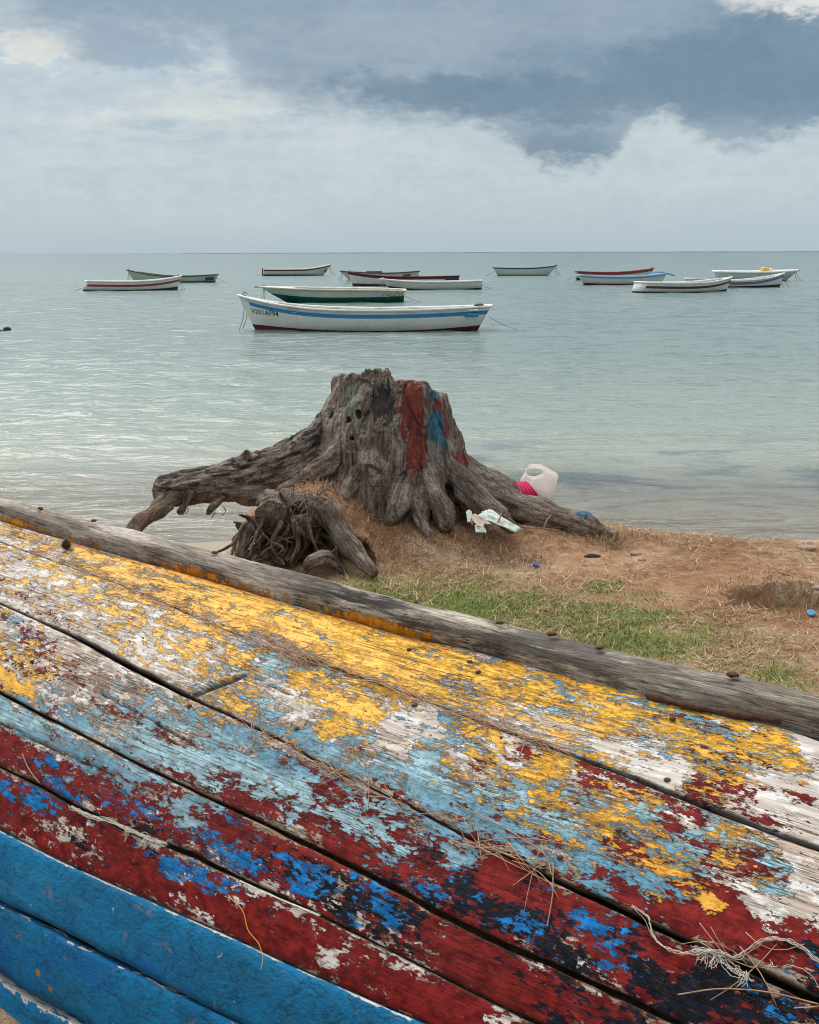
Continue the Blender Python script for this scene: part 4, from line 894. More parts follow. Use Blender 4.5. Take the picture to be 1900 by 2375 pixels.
# flat roots cut with a saw: left end face and knob
pa, pb_ = D3(346, 998, 6.9), D3(317, 1056, 6.86)
ex_ = (pb_ - pa) / np.linalg.norm(pb_ - pa); nn_ = np.cross(ex_, [0, 1, 0]); nn_ = nn_ if nn_[0] < 0 else -nn_
for c_, r_ in (((736, 884, 7.02), 7), ((757, 874, 7.0), 9), ((742, 925, 6.95), 6), ((700, 875, 7.16), 8), ((790, 960, 7.0), 12)):
    F.cut(D3(*c_), np.array([r_ * .8, r_ * 1.6, r_ * 1.2]) / 2515 * 7, .012)
F.cut(D3(944, 1038, 6.93), np.array([.040, .10, .058]), .015)
F.cut(D3(845, 985, 6.96), np.array([.022, .06, .05]), .015)
zl = [D3(x, y, 7.13)[2] for x, y in ((690, 783), (765, 787), (768, 778), (818, 780), (824, 800), (903, 803), (907, 821), (945, 826))]
xl = [D3(x, 800, 7.13)[0] for x in (690, 765, 768, 818, 824, 903, 907, 945)]
jx = lambda X, Y: 0.010 * np.sin(X * 140 + Y * 60) * np.sin(X * 61 - Y * 90)
F.plane(lambda X, Y, Z: np.where(Z > 1.2, Z - np.interp(X, xl, zl) + .17 * (Y - 7.13) - jx(X, Y) * ((X > xl[2]) & (X < xl[4])) - .004 * np.sin(X * 90), -1))
# open pocket between roots on the left side of the mound
sv, sq = surface_nets(F.f, F.lo, F.h)
def nearest_grain(v, chains):
    best = np.full(len(v), 9.0); gr = np.zeros((len(v), 3)); who = np.zeros(len(v), int)
    for ci_, c in enumerate(chains):
        L = np.r_[0, np.cumsum(np.linalg.norm(np.diff(c[:, :3], axis=0), axis=1))]; t_, N_, B_ = frames(c[:, :3])
        for i in range(len(c) - 1):
            a, b = c[i], c[i + 1]; d = b[:3] - a[:3]; l2 = d @ d + 1e-12; w_ = v - a[:3]; t = np.clip(w_ @ d / l2, 0, 1)
            e = w_ - t[:, None] * d; ds = np.linalg.norm(e, axis=1) - (a[3] + t * (b[3] - a[3])); m = ds < best
            best[m] = ds[m]; who[m] = ci_
            gr[m, 0] = L[i] + t[m] * math.sqrt(l2) + ci_ * 3.7; gr[m, 1] = e[m] @ N_[i]; gr[m, 2] = e[m] @ B_[i]
    return gr, who
sg, who = nearest_grain(sv, CH); sn = vnormals(sv, sq)
flat_top = (sn[:, 2] > .85) & (sv[:, 2] > 1.3)
disp = 0.022 * fbm(sg * np.array([2.2, 13, 13]), 3) + 0.020 * (0.28 - np.abs(fbm(sg * np.array([3.5, 26, 26]) + 5, 4, .6))) + 0.006 * fbm(sv * 30, 3)
barky = ((who == 1) & (sn[:, 2] > 0.15)).astype(float)
disp += 0.020 * fbm(sg * np.array([7, 9, 9]) + 8, 3) + 0.0
disp += barky * 0.016 * fbm(sv * np.array([16, 30, 40]) + 3, 3)
sv2 = sv + sn * (disp * np.where(flat_top, .4, 1))[:, None]
px, py = project(sv2); dxp, dyp = px / DK, py / DK; front = sstep(7.55, 7.35, sv2[:, 1])
def gz(x, y, rx, ry): return np.exp(-np.abs((dxp - x) / rx) ** 2.2 - np.abs((dyp - y) / ry) ** 2.2)
red = np.maximum.reduce([gz(868, 862, 36, 105), gz(880, 955, 30, 50), .95 * gz(921, 862, 20, 34), .85 * gz(936, 900, 14, 40), .85 * gz(975, 968, 34, 24) * (dyp < dxp * .9 + 105), .5 * gz(1010, 1000, 30, 14), .35 * gz(680, 990, 60, 20)]) * front
red[(dxp > 905) & (dxp < 911)] *= .2
blu = np.maximum.reduce([1.1 * gz(918, 900, 22, 40), .85 * gz(912, 830, 14, 20), .8 * gz(935, 930, 12, 22), .8 * gz(1225, 1082, 34, 10), .5 * gz(902, 880, 6, 40), .4 * gz(1190, 1072, 16, 8)]) * front
grn_ = np.maximum.reduce([.75 * gz(742, 845, 22, 50), .55 * gz(908, 930, 12, 50), .5 * gz(925, 960, 14, 30), .35 * gz(720, 870, 20, 30)]) * front
chr_ = np.maximum.reduce([.95 * gz(806, 850, 32, 55), .6 * gz(770, 870, 16, 30), .55 * gz(845, 890, 15, 60), .4 * gz(985, 1015, 40, 24), .5 * barky]) * np.maximum(front, barky)
warm = np.clip(np.maximum.reduce([.9 * gz(470, 1050, 130, 18), .9 * gz(310, 1085, 45, 50), .5 * gz(1000, 1080, 90, 40), .6 * gz(1120, 1100, 170, 34), .3 * gz(560, 1010, 200, 60)]), 0, 1)
def stump_mat(name, dark=1.0):
    m, nt = material(name)
    g = nt.attr('grain', 'Vector'); P = nt.obj()
    a = nt.noise(nt.scale(g, 4.5, 42, 42), 1.0, 7, .66, .5); b = nt.noise(nt.scale(g, 12, 120, 120), 1.0, 5, .65, .3); t_ = nt.noise(P, 6.5, 6, .62); f_ = nt.noise(P, 75, 5, .65)
    s = nt.add(nt.mul(a, .5), nt.add(nt.mul(b, .25), nt.mul(f_, .25)))
    C = nt.ramp(s, [(0.34, (0.018, 0.014, 0.011)), (0.42, (0.095, 0.077, 0.062)), (0.50, (0.24, 0.203, 0.168)), (0.60, (0.46, 0.41, 0.36))])
    C = nt.mixc(nt.mul(nt.ss(.42, .60, t_), .65), C, nt.mixc(1.0, C, (.42, .36, .32), 'MULTIPLY'))
    C = nt.mixc(nt.mul(nt.attr('warm'), .75), C, nt.mixc(1.0, C, (1.0, .76, .58), 'MULTIPLY'))
    def lay(C, nm, col, col2, off, sc=16.0):
        n = nt.sep(nt.noise(nt.vm('ADD', nt.scale(g, 6, 34, 34), (off, 0, 0)), 1.0, 7, .72, .3, col=True))
        mk = nt.ss(-.03, .06, nt.sub(nt.add(nt.mul(nt.attr(nm), .62), nt.mul(nt.sub(n[0], .5), 1.6)), .34))
        return nt.mixc(nt.mul(mk, nt.ss(.30, .48, b, .45, .95)), C, nt.mixc(nt.ss(.38, .62, n[1]), col, col2))
    C = lay(C, 'char_dark', (0.020, 0.019, 0.019), (0.05, 0.046, 0.043), 2.)
    C = lay(C, 'green', (0.13, 0.19, 0.155), (0.23, 0.28, 0.22), 5.)
    C = lay(C, 'red', (0.12, 0.022, 0.018), (0.25, 0.055, 0.040), 9.)
    C = lay(C, 'blue', (0.02, 0.085, 0.125), (0.05, 0.20, 0.29), 13.)
    setb(nt, C, .85, nt.bump(nt.add(nt.mul(a, 1.4), nt.add(nt.mul(b, .8), nt.mul(f_, .8))), 1.0, .018), .10)
    return m
m_stump = stump_mat('weathered_stump_wood')
stump = empty('tree_stump', (-0.12, 7.3, .5)); tag(stump, 'weathered grey tree stump with spreading roots and patches of red and blue paint', 'tree stump')
SINV = np.array(stump.location)
trunk = mesh('trunk', sv2 - SINV, sq, m_stump, stump, attrs={'grain': sg, 'red': red, 'blue': blu, 'green': grn_, 'char_dark': chr_, 'warm': warm})
def root_mesh(k, rows, n=54, kk=20, amp=.30):
    c = limb(*rows); c = spline(c, n); path = c[:, :3].copy(); rad = c[:, 3]
    path += .010 * np.stack([fbm(np.stack([np.arange(n) * .16, np.full(n, k * 2.3), np.full(n, q * 4.)], -1), 2) for q in range(3)], -1)
    t, N_, B_ = frames(path); an = np.arange(kk) * 2 * np.pi / kk; L = np.r_[0, np.cumsum(np.linalg.norm(np.diff(path, axis=0), axis=1))]
    gr = np.stack([np.broadcast_to(L[:, None], (n, kk)) + k * 3.1, rad[:, None] * np.cos(an)[None], rad[:, None] * np.sin(an)[None]], -1)
    d = 1 + amp * fbm(np.stack([gr[..., 0] * 6, np.cos(an)[None] * 1.3 + 0 * gr[..., 0], np.sin(an)[None] * 1.3 + 0 * gr[..., 0]], -1), 4, .6) * 1.6
    v = path[:, None] + (rad[:, None] * d)[..., None] * (N_[:, None] * np.cos(an)[None, :, None] + B_[:, None] * np.sin(an)[None, :, None])
    v = np.vstack([v.reshape(-1, 3), path[:1], path[-1:]]); grv = np.vstack([gr.reshape(-1, 3), gr[0, 0][None], gr[-1, 0][None]])
    f = grid_faces(n, kk, True); c0 = np.array([[(j + 1) % kk, j, n * kk] for j in range(kk)]); c1 = np.array([[(n - 1) * kk + j, (n - 1) * kk + (j + 1) % kk, n * kk + 1] for j in range(kk)])
    z = np.zeros(len(v))
    return mesh('root', v - SINV, [f, np.vstack([c0, c1])], m_stump, stump, attrs={'grain': grv, 'red': z, 'blue': z, 'green': z, 'char_dark': z + (.0 if k < 5 else .45), 'warm': z + (.25 if k < 5 else .6)})  # tangle roots in the hollow set darker and warmer
ROOTS = [
 [(560, 1052, 6.62, 20), (585, 1062, 6.5, 28), (578, 1075, 6.36, 33), (571, 1082, 6.25, 32)],
 [(600, 1048, 6.6, 22), (640, 1062, 6.5, 24), (680, 1072, 6.40, 27), (702, 1098, 6.34, 27), (718, 1130, 6.28, 25), (742, 1160, 6.22, 23), (762, 1180, 6.16, 19), (776, 1194, 6.12, 16), (790, 1210, 6.08, 10)],
 [(600, 1098, 6.42, 24), (560, 1100, 6.4, 24), (532, 1112, 6.38, 21), (515, 1142, 6.36, 16), (502, 1172, 6.34, 12)],
 [(560, 1100, 6.36, 22), (610, 1108, 6.38, 20), (650, 1098, 6.4, 18), (690, 1095, 6.42, 20)],
 [(636, 1206, 6.16, 8), (655, 1184, 6.16, 15), (682, 1174, 6.18, 18), (706, 1188, 6.2, 13), (730, 1206, 6.22, 8)],
 [(545, 1110, 6.5, 16), (560, 1135, 6.44, 13), (540, 1160, 6.36, 12), (515, 1176, 6.3, 9)],
 [(598, 1110, 6.5, 14), (590, 1140, 6.44, 10), (565, 1160, 6.38, 9), (530, 1178, 6.3, 8)],
 [(640, 1105, 6.52, 13), (632, 1140, 6.5, 11), (640, 1172, 6.46, 12), (655, 1200, 6.4, 9)],
 [(668, 1110, 6.56, 12), (672, 1145, 6.52, 9), (668, 1180, 6.46, 10)],
 [(700, 1110, 6.58, 14), (690, 1150, 6.56, 12), (712, 1185, 6.5, 13)],
 [(545, 1150, 6.5, 13), (600, 1142, 6.54, 12), (660, 1150, 6.56, 11), (720, 1140, 6.56, 11)],
 [(600, 1180, 6.3, 16), (570, 1168, 6.34, 12), (545, 1178, 6.28, 11), (520, 1190, 6.22, 7)],
 [(612, 1120, 6.42, 9), (618, 1150, 6.38, 8), (600, 1182, 6.3, 8)],
 [(500, 1106, 6.42, 5), (512, 1116, 6.4, 7), (530, 1128, 6.4, 9)],
]
for k, r_ in enumerate(ROOTS): root_mesh(k, r_)
# thin broken roots crowded into the hollow, some forked
for k in range(26):
    x0 = RNG.uniform(515, 745); y0 = 1085 + .10 * abs(x0 - 610) + RNG.uniform(-4, 14); Y0 = RNG.uniform(6.24, 6.52); x1 = x0 + RNG.normal(-8, 34); y1 = min(RNG.uniform(1135, 1205), 1178 + .14 * (x1 - 500)); r0 = RNG.uniform(3.5, 8.5)
    mx_, my_ = (x0 + x1) / 2 + RNG.normal(0, 13), (y0 + y1) / 2 + RNG.normal(0, 6)
    root_mesh(20 + k, [(x0, y0, Y0, r0 * 1.15), (mx_, my_, Y0 - .04, r0 * .8), (x1, y1, Y0 - RNG.uniform(.0, .1), r0 * .35)], 26, 9, .34)
    if k % 3 == 0: root_mesh(60 + k, [(mx_, my_, Y0 - .04, r0 * .7), (mx_ + RNG.normal(0, 14), my_ + 14, Y0 - .07, r0 * .5), (mx_ + RNG.normal(0, 26), my_ + RNG.uniform(20, 40), Y0 - .1, r0 * .2)], 18, 8, .3)
for x0, y0, x1, y1 in ((520, 1112, 492, 1100), (515, 1128, 488, 1138), (530, 1096, 503, 1084), (745, 1150, 770, 1140), (600, 1060, 588, 1036)):
    root_mesh(100 + x0, [(x0, y0, 6.36, 6), ((x0 + x1) / 2, (y0 + y1) / 2 - 3, 6.33, 4.5), (x1, y1, 6.3, 1.6)], 16, 8, .3)
# broken hair roots hanging over the hollow
m_hair = plain('root_hair', (0.20, 0.15, 0.115), .85, .4, 50, .4, .003)
hr = []
for k in range(120):
    x0 = RNG.uniform(590, 700); p = D3(x0, RNG.normal(1050, 10), RNG.uniform(6.28, 6.5)); d = np.array([RNG.normal(0, .05), RNG.normal(-.02, .04), RNG.normal(-.03, .05)])
    hr.append((spline(np.array([p, p + d * .5 + RNG.normal(0, .01, 3), p + d]), 6), RNG.uniform(.0015, .004)))
for x0, ln in ((648, .20), (655, .14), (560, .10), (392, .05), (448, .07), (470, .06), (540, .05)):
    p = D3(x0, 1045 if x0 > 500 else 1065, 6.3 if x0 > 500 else 6.85); hr.append((spline(np.array([p, p + [.012, 0, -ln * .5], p + [-.008, 0, -ln]]), 8), .003))
tag(multi_tube('root_hair', [(p - SINV, r_) for p, r_ in hr], m_hair, stump, 5), kind='stuff')

# ------------------------------------------------------------------ soil mound under the stump
M = Field((-1.12, 6.02, 0.30), (0.62, 8.0, 1.06), 0.015)
G = np.meshgrid(*M.ax, indexing='ij')
hm = 0.47 + np.maximum(0.36 * np.exp(-np.abs((G[0] + .50) / .40) ** 2.4 - np.abs((G[1] - 6.86) / .55) ** 3.0), .22 * np.exp(-np.abs((G[0] + .05) / .50) ** 2.4 - np.abs((G[1] - 6.95) / .50) ** 2.4)) + .10 * np.exp(-((G[0] + .62) / .25) ** 2 - ((G[1] - 6.62) / .25) ** 2)
hm *= 1.0
nz = .05 * np.sin(G[0] * 13 + G[1] * 7) * np.sin(G[1] * 11 - G[2] * 9) * .5
M.f = ((G[2] - hm) * .8 + nz * .4).astype(np.float32)
def sub_ell(c, r):
    d = (np.sqrt(sum(((G[i] - c[i]) / r[i]) ** 2 for i in range(3))) - 1) * min(r) + nz
    M.f[:] = np.maximum(M.f, -d)
sub_ell((-.62, 6.42, .46), (.43, .66, .285)); sub_ell((-.95, 6.55, .46), (.24, .6, .32)); sub_ell((-1.15, 7.0, .6), (.34, .9, .6))
M.f = np.maximum(M.f, (.32 - G[2])).astype(np.float32); M.f[[0, -1]] = 1; M.f[:, [0, -1]] = 1
mv, mq = surface_nets(M.f, M.lo, M.h); mn = vnormals(mv, mq)
mv = mv + mn * (0.022 * fbm(mv * 9, 3) + .010 * fbm(mv * 34, 3))[:, None]
mound = mesh('mound', mv, mq, m_ground, attrs={'green': np.zeros(len(mv)), 'bare': np.full(len(mv), .3)}); tag(mound, kind='structure')
mtop = mv[mn[:, 2] > .45]
# ------------------------------------------------------------------ grass, straw and needles on the ground
def blades(p, h, w_, az_, lean, curve, flat=None):
    n = len(p); d = np.stack([np.cos(az_), np.sin(az_), 0 * az_], -1); s = np.stack([-np.sin(az_), np.cos(az_), 0 * az_], -1)
    up = np.array([0, 0, 1.0])
    c1 = p + (d * np.sin(lean)[:, None] + up * np.cos(lean)[:, None]) * (h * .55)[:, None]; l2 = lean + curve
    c2 = c1 + (d * np.sin(l2)[:, None] + up * np.cos(l2)[:, None]) * (h * .45)[:, None]
    V = np.stack([p - s * w_[:, None] / 2, p + s * w_[:, None] / 2, c1 - s * w_[:, None] * .4, c1 + s * w_[:, None] * .4, c2], 1).reshape(-1, 3)
    o = np.arange(n)[:, None] * 5
    return V, o + np.array([[0, 1, 3, 2]]), o + np.array([[2, 3, 4]])
def scatter(n):
    y = RNG.uniform(3.2, 8.0, n * 3); x = RNG.uniform(-.40, .42, n * 3) * y
    b = (np.stack([x, y], -1) - KA) @ KN; k = (b < -.80) & (y < np.interp(x, *CREST) + .12)
    x, y = x[k], y[k]; d = 1 / (1 + 0 * x); return x[:n], y[:n]
def gz0(x, y): return ground_z(x, y)
m_grass, nt = material('grass_blade')
tn = nt.attr('tone'); C = nt.ramp(tn, [(0, (0.06, 0.115, 0.015)), (.35, (0.145, 0.225, 0.032)), (.65, (0.26, 0.31, 0.065)), (.85, (0.40, 0.35, 0.13)), (1, (0.52, 0.41, 0.21))]); setb(nt, C, .6, None, .25)
m_straw, nt = material('straw')
tn = nt.attr('tone'); C = nt.ramp(tn, [(0, (0.07, 0.04, 0.02)), (.3, (0.20, 0.11, 0.055)), (.6, (0.38, 0.24, 0.13)), (.85, (0.54, 0.39, 0.24)), (1, (0.66, 0.54, 0.40))]); setb(nt, C, .75, None, .2)
x, y = scatter(200000); g = green_amount(x, y); k = RNG.uniform(0, 1, len(x)) < np.clip((g - .12) * 1.25, 0, 1) ** 1.3 * .80
x, y, g = x[k], y[k], g[k]; n = len(x); p = np.stack([x, y, gz0(x, y) - .003], -1)
tuf = .55 + .9 * np.clip(fbm2(x, y, 9.0, 2, 31.) + .3, 0, 1)
V, Q, T = blades(p, RNG.uniform(.014, .040, n) * tuf, RNG.uniform(.0022, .0045, n), RNG.uniform(0, 6.28, n), RNG.uniform(.05, .9, n), RNG.uniform(0, .9, n))
tone = np.clip(RNG.normal(.50, .22, n) + .45 * (.6 - g), 0, 1)
tag(mesh('grass', V, [Q, T], m_grass, smooth=False, attrs={'tone': np.repeat(tone, 5)}), kind='stuff')
x, y = scatter(130000); g = green_amount(x, y)
dens = np.clip(.42 + 1.3 * fbm2(x, y, 2.1, 3, 50.) + .5 * fbm2(x, y, 8., 2, 51.), .03, 1); k = RNG.uniform(0, 1, len(x)) < dens * (1 - .45 * g) * (1 - .8 * bare_amount(x, y))
x, y = x[k], y[k]; n = len(x); p = np.stack([x, y, gz0(x, y) + RNG.uniform(-.002, .012, n)], -1)
mi = RNG.integers(0, len(mtop), 9000); p = np.vstack([p, mtop[mi] + RNG.normal(0, .008, (9000, 3)) * [1, 1, .4] + [0, 0, .004]]); n = len(p)
V, Q, T = blades(p, RNG.uniform(.025, .095, n), RNG.uniform(.0016, .0042, n), RNG.uniform(0, 6.28, n), RNG.normal(1.45, .22, n), RNG.normal(.1, .3, n))
# tufts of dead grass at the foot of the roots and along the edge of the bank
tx = []
for cx, cy, Y, num, sp in ((1265, 1118, 6.9, 420, 24), (1290, 1132, 6.85, 320, 16), (1180, 1112, 6.85, 160, 40), (940, 1112, 6.6, 160, 50), (870, 1105, 6.62, 160, 40), (790, 1150, 6.3, 260, 26), (700, 1000, 6.85, 240, 44), (760, 1035, 6.75, 260, 40), (830, 1095, 6.62, 200, 40), (1000, 1115, 6.6, 200, 60), (815, 1120, 6.45, 240, 40), (1110, 1140, 6.5, 220, 30), (780, 1010, 6.82, 90, 22), (860, 1070, 6.75, 120, 20), (660, 1040, 6.7, 200, 40), (600, 1046, 6.6, 120, 30), (1340, 1136, 6.95, 60, 40), (1580, 1215, 5.95, 160, 50), (1680, 1225, 5.85, 200, 40), (1640, 1210, 5.95, 160, 60)):
    for _ in range(num):
        q = D3(cx + RNG.normal(0, sp), cy, Y + RNG.normal(0, .08)); tx.append([q[0], q[1]])
tx = np.array(tx); zt = gz0(tx[:, 0], tx[:, 1])
from mathutils.kdtree import KDTree
kd = KDTree(len(mtop))
for i, q in enumerate(mtop): kd.insert((q[0], q[1], 0), i)
kd.balance()
for i in range(len(tx)):
    c_, j, d_ = kd.find((tx[i, 0], tx[i, 1], 0))
    if d_ < .03: zt[i] = max(zt[i], mtop[j][2])
n2 = len(tx); p2 = np.c_[tx, zt - .004]
V2, Q2, T2 = blades(p2, RNG.uniform(.03, .11, n2), RNG.uniform(.0016, .0032, n2), RNG.uniform(0, 6.28, n2), RNG.uniform(.2, 1.2, n2), RNG.uniform(.1, .9, n2))
tone = np.concatenate([np.clip(RNG.normal(.52, .24, n), 0, 1), np.clip(RNG.normal(.42, .2, n2), 0, 1)])
tag(mesh('dry_grass', np.vstack([V, V2]), [Q, Q2 + len(V), T, T2 + len(V)], m_straw, smooth=False, attrs={'tone': np.repeat(tone, 5)}), kind='stuff')
# ------------------------------------------------------------------ fishing boats at anchor
WHITE0 = (0.70, 0.71, 0.67)
def hull_material(name, white, bottom, zb, stripes, darken=1.0):
    """zb: (stern, mid, bow) height of the bottom paint above the water; stripes: (d0, d1, s0, s1, colour) by distance below the sheer"""
    m, nt = material(name)
    zl, ds, s = nt.attr('zl'), nt.attr('ds'), nt.attr('sl'); P = nt.obj()
    n = nt.noise(nt.scale(P, 1.2, 1.2, 3.0), 1.6, 6, .6); n2 = nt.noise(nt.scale(P, 9, 9, 2.0), 1.0, 5, .65); n3 = nt.noise(P, 30, 4, .6)
    C = nt.mixc(nt.ss(.35, .7, n), tuple(c * .86 for c in white), white)
    # weather: streaks down the planking, green slime above the water
    C = nt.mixc(nt.mul(nt.ss(.55, .75, n2), .30 * darken), C, (0.30, 0.29, 0.22))
    C = nt.mixc(nt.mul(nt.ss(.20, .0, nt.sub(zl, nt.mul(nt.sub(n2, .5), .2))), .40 * darken), C, (0.33, 0.36, 0.26))
    for d0, d1, s0, s1, col in stripes:
        k = nt.mul(nt.mul(nt.ss(d0 - .004, d0 + .004, ds), nt.ss(d1 + .004, d1 - .004, ds)), nt.mul(nt.ss(s0 - .002, s0 + .002, s), nt.ss(s1 + .002, s1 - .002, s)))
        C = nt.mixc(k, C, nt.mixc(nt.mul(nt.ss(.5, .7, n3), .3), col, tuple(min(1, c * 1.25 + .03) for c in col)))
    lo = nt.mixf(nt.m('POWER', nt.lin(0.45, 1.0, s), 2.0), zb[1], zb[2]); lo = nt.mixf(nt.m('POWER', nt.lin(0.45, 0.0, s), 2.0), lo, zb[0])
    C = nt.mixc(nt.ss(.006, -.006, nt.sub(nt.add(zl, nt.mul(nt.sub(n3, .5), .012)), lo)), C, nt.mixc(nt.ss(.4, .7, n2), bottom, tuple(c * .55 for c in bottom)))
    setb(nt, C, nt.lin(.3, .7, n3, .38, .55), nt.bump(nt.add(n, nt.mul(n3, .3)), .35, .006), .4)
    return m
m_in = plain('boat_lining_grey', (0.46, 0.47, 0.44), .6, .25, 4, .3, .01, dirt=(0.2, 0.19, 0.15))
m_rope2 = plain('mooring_rope_green', (0.22, 0.24, 0.18), .85, .3, 20)
def box_mesh(name, c, s, mat, parent, bev=0.012, rz=0.0):
    """bevelled board"""
    hx, hy, hz = [max(q / 2, bev * 1.05) for q in s]; V = []; pr = [(-hx, -hy), (hx, -hy), (hx, hy), (-hx, hy)]
    ring = []
    for (x, y), (sx, sy) in zip(pr, ((1, 1), (-1, 1), (-1, -1), (1, -1))):
        ring += [(x, y + sy * bev), (x + sx * bev, y)] if sx * sy > 0 else [(x + sx * bev, y), (x, y + sy * bev)]
    for z, k in ((-hz, bev), (-hz + bev, 0), (hz - bev, 0), (hz, bev)):
        for x, y in ring: V.append((x - math.copysign(min(k, abs(x)), x), y - math.copysign(min(k, abs(y)), y), z))
    V = np.array(V); c_, s_ = math.cos(rz), math.sin(rz); V = np.stack([V[:, 0] * c_ - V[:, 1] * s_, V[:, 0] * s_ + V[:, 1] * c_, V[:, 2]], -1) + np.asarray(c)
    return mesh(name, V, [grid_faces(4, 8, True), np.array([list(range(8))[::-1], list(range(24, 32))])], mat, parent, smooth=False)
def fishing_boat(label, stern, bow, wl, ybow, ymid, ystern, mat, rail, yaw=0.0, beam=1.55, rake=.45, srake=.15, wst=.62, railw=.07, deck=.16, thwarts=(.25, .45, .64), ropes=True, inside=None, rail_h=.045, transom_mat=None, sheer_p=2.2):
    fl = 1 if bow > stern else -1
    mid = Dz((stern + bow) / 2, wl, 0.0); Y = mid[1] + beam / 2 * .9
    k = Y * .977 / 2515.0
    span = abs(bow - stern) * k; L = span / math.cos(yaw)
    hb, hmi, hs = (wl - ybow) * k, (wl - ymid) * k - beam * 1.8 / Y, (wl - ystern) * k - beam * wst * 1.6 / Y
    cx = mid[0] * Y / mid[1]
    ang = yaw if fl > 0 else math.pi - yaw
    root = empty('fishing_boat', (cx - math.cos(ang) * L / 2, Y - math.sin(ang) * L / 2, 0), ang)
    root.rotation_euler[0] = R(RNG.normal(0, .8)); tag(root, label, 'boat', 'boats at anchor')
    def sheer(s): return np.where(s < .45, hmi + (hs - hmi) * np.clip((.45 - s) / .45, 0, 1) ** 1.8, hmi + (hb - hmi) * np.clip((s - .45) / .55, 0, 1) ** sheer_p)
    def half(s): return beam / 2 * np.where(s < .45, wst + (1 - wst) * (1 - np.clip((.45 - s) / .45, 0, 1) ** 2), np.maximum(.03, 1 - np.clip((s - .45) / .55, 0, 1) ** 2.4))
    zk = lambda s: -.26 + .10 * np.clip((s - .7) / .3, 0, 1) ** 2 + .14 * np.clip((.25 - s) / .25, 0, 1)
    def pt(s, q, side, inset=0.0, floor=None):
        s = np.asarray(s, float); q = np.asarray(q, float); z0 = zk(s); z1 = sheer(s)
        h = (1 - np.cos(q * np.pi / 2)) ** .85; z = z0 + (z1 - z0) * h
        y = np.maximum(half(s) - inset, .008) * np.sin(q * np.pi / 2) ** .62 * (1 - .16 * (1 - h) * sstep(.5, 1, s))
        if floor is not None: z = np.maximum(z, floor)
        x = L * s - rake * (1 - h) ** 1.1 * sstep(.62, 1.0, s) * 1.25 + srake * (1 - h) * sstep(.35, 0, s)
        return np.stack([x, side * y, z], -1)
    ns, nq = 44, 15; S = np.linspace(0, 1, ns) ** .92; q = np.linspace(0.02, 1, nq)
    SS = np.broadcast_to(S[:, None], (ns, 2 * nq)); Q = np.broadcast_to(np.r_[q[::-1], q][None], SS.shape); side = np.broadcast_to(np.r_[np.full(nq, -1.), np.full(nq, 1.)][None], SS.shape)
    V = pt(SS, Q, side); zl = V[..., 2]; ds = sheer(SS) - zl
    F_ = [grid_faces(ns, 2 * nq)[:, ::-1]]
    tr = np.array([[j, j + 1, 2 * nq - 2 - j, 2 * nq - 1 - j] for j in range(nq - 1)])
    h = mesh('hull', V.reshape(-1, 3), [F_[0], tr], mat, root, attrs={'zl': zl.ravel(), 'ds': ds.ravel(), 'sl': SS.ravel()})
    Vi = pt(SS, Q, side, .035, .02); Vi[0, :, 0] += .05; mesh('lining', Vi.reshape(-1, 3), [grid_faces(ns, 2 * nq), tr[:, ::-1]], inside or m_in, root)
    # rail along both sides and the transom
    p = np.vstack([pt(S[::-1], np.ones(ns), -1), pt(S, np.ones(ns), 1)]); p = np.vstack([p, p[:1]])
    p[:, 2] += .002; t_ = np.gradient(p, axis=0); t_[:, 2] = 0; t_ /= np.linalg.norm(t_, axis=1)[:, None] + 1e-9; o = np.stack([t_[:, 1], -t_[:, 0], 0 * t_[:, 0]], -1)
    sec = [(-railw * .75, -rail_h * .3), (-railw * .75, rail_h), (railw * .25, rail_h), (railw * .42, rail_h * .5), (railw * .42, -rail_h * .9), (railw * .1, -rail_h * .9)]
    Vr = np.stack([p + o * a + np.array([0, 0, b]) for a, b in sec], 1); mesh('gunwale', Vr.reshape(-1, 3), grid_faces(len(p), 6, True)[:, ::-1], rail, root, smooth=False)
    if deck:
        sd = np.linspace(1 - deck, .995, 8); a = pt(sd, np.ones(8), 1, .02); b = pt(sd, np.ones(8), -1, .02); c = (a + b) / 2; c[:, 2] += .03
        Vd = np.stack([a, c, b], 1); Vd[..., 2] += .012; Vd2 = Vd - [0, 0, .03]
        mesh('foredeck', np.vstack([Vd.reshape(-1, 3), Vd2.reshape(-1, 3)]), [grid_faces(8, 3)[:, ::-1], grid_faces(8, 3) + 24, np.array([[0, 1, 25, 24], [1, 2, 26, 25]])], rail if deck > .2 else m_in, root, smooth=False)
    for st in thwarts:
        w_ = float(half(np.array(st))) * 2 - .06; box_mesh('thwart', (L * st, 0, float(sheer(np.array(st))) - .14), (.22, w_, .035), m_in, root)
    if ropes:
        x0 = L * .985; z0 = hb + .03; lst = []
        for j in range(2):
            e = np.array([x0 + (.45 + .5 * j) * k * 14 / .19 * .16, RNG.normal(-.25, .2), -.05]); s0 = np.array([x0 - .04, 0, z0]); md = (s0 + e) / 2 + [-.10 + .05 * j, 0, -.12]
            lst.append((spline(np.array([s0, md, e]), 14), .006 + .00012 * Y))
        multi_tube('mooring_rope', lst, m_rope2, root, 5)
        v, q_, t2 = tube_arrays(spline(np.array([[x0 - .12, -.05, z0 + .02], [x0 - .06, .05, z0 + .07], [x0, 0, z0 + .03], [x0 + .01, -.04, z0 - .08], [x0 - .07, -.05, z0 - .02]]), 14), .018, 6); mesh('rope_coil', v, [q_, t2], m_rope2, root)
    if True:   # stern line
        s0 = np.array([.03, -.1 * fl * 0, hs * .55]); e = np.array([-.9, .15, -.03]); lst = [(spline(np.array([s0, (s0 + e) / 2 + [0, 0, -.05], e]), 8), .004 + .0001 * Y)]
        multi_tube('stern_line', lst, m_rope2, root, 5)
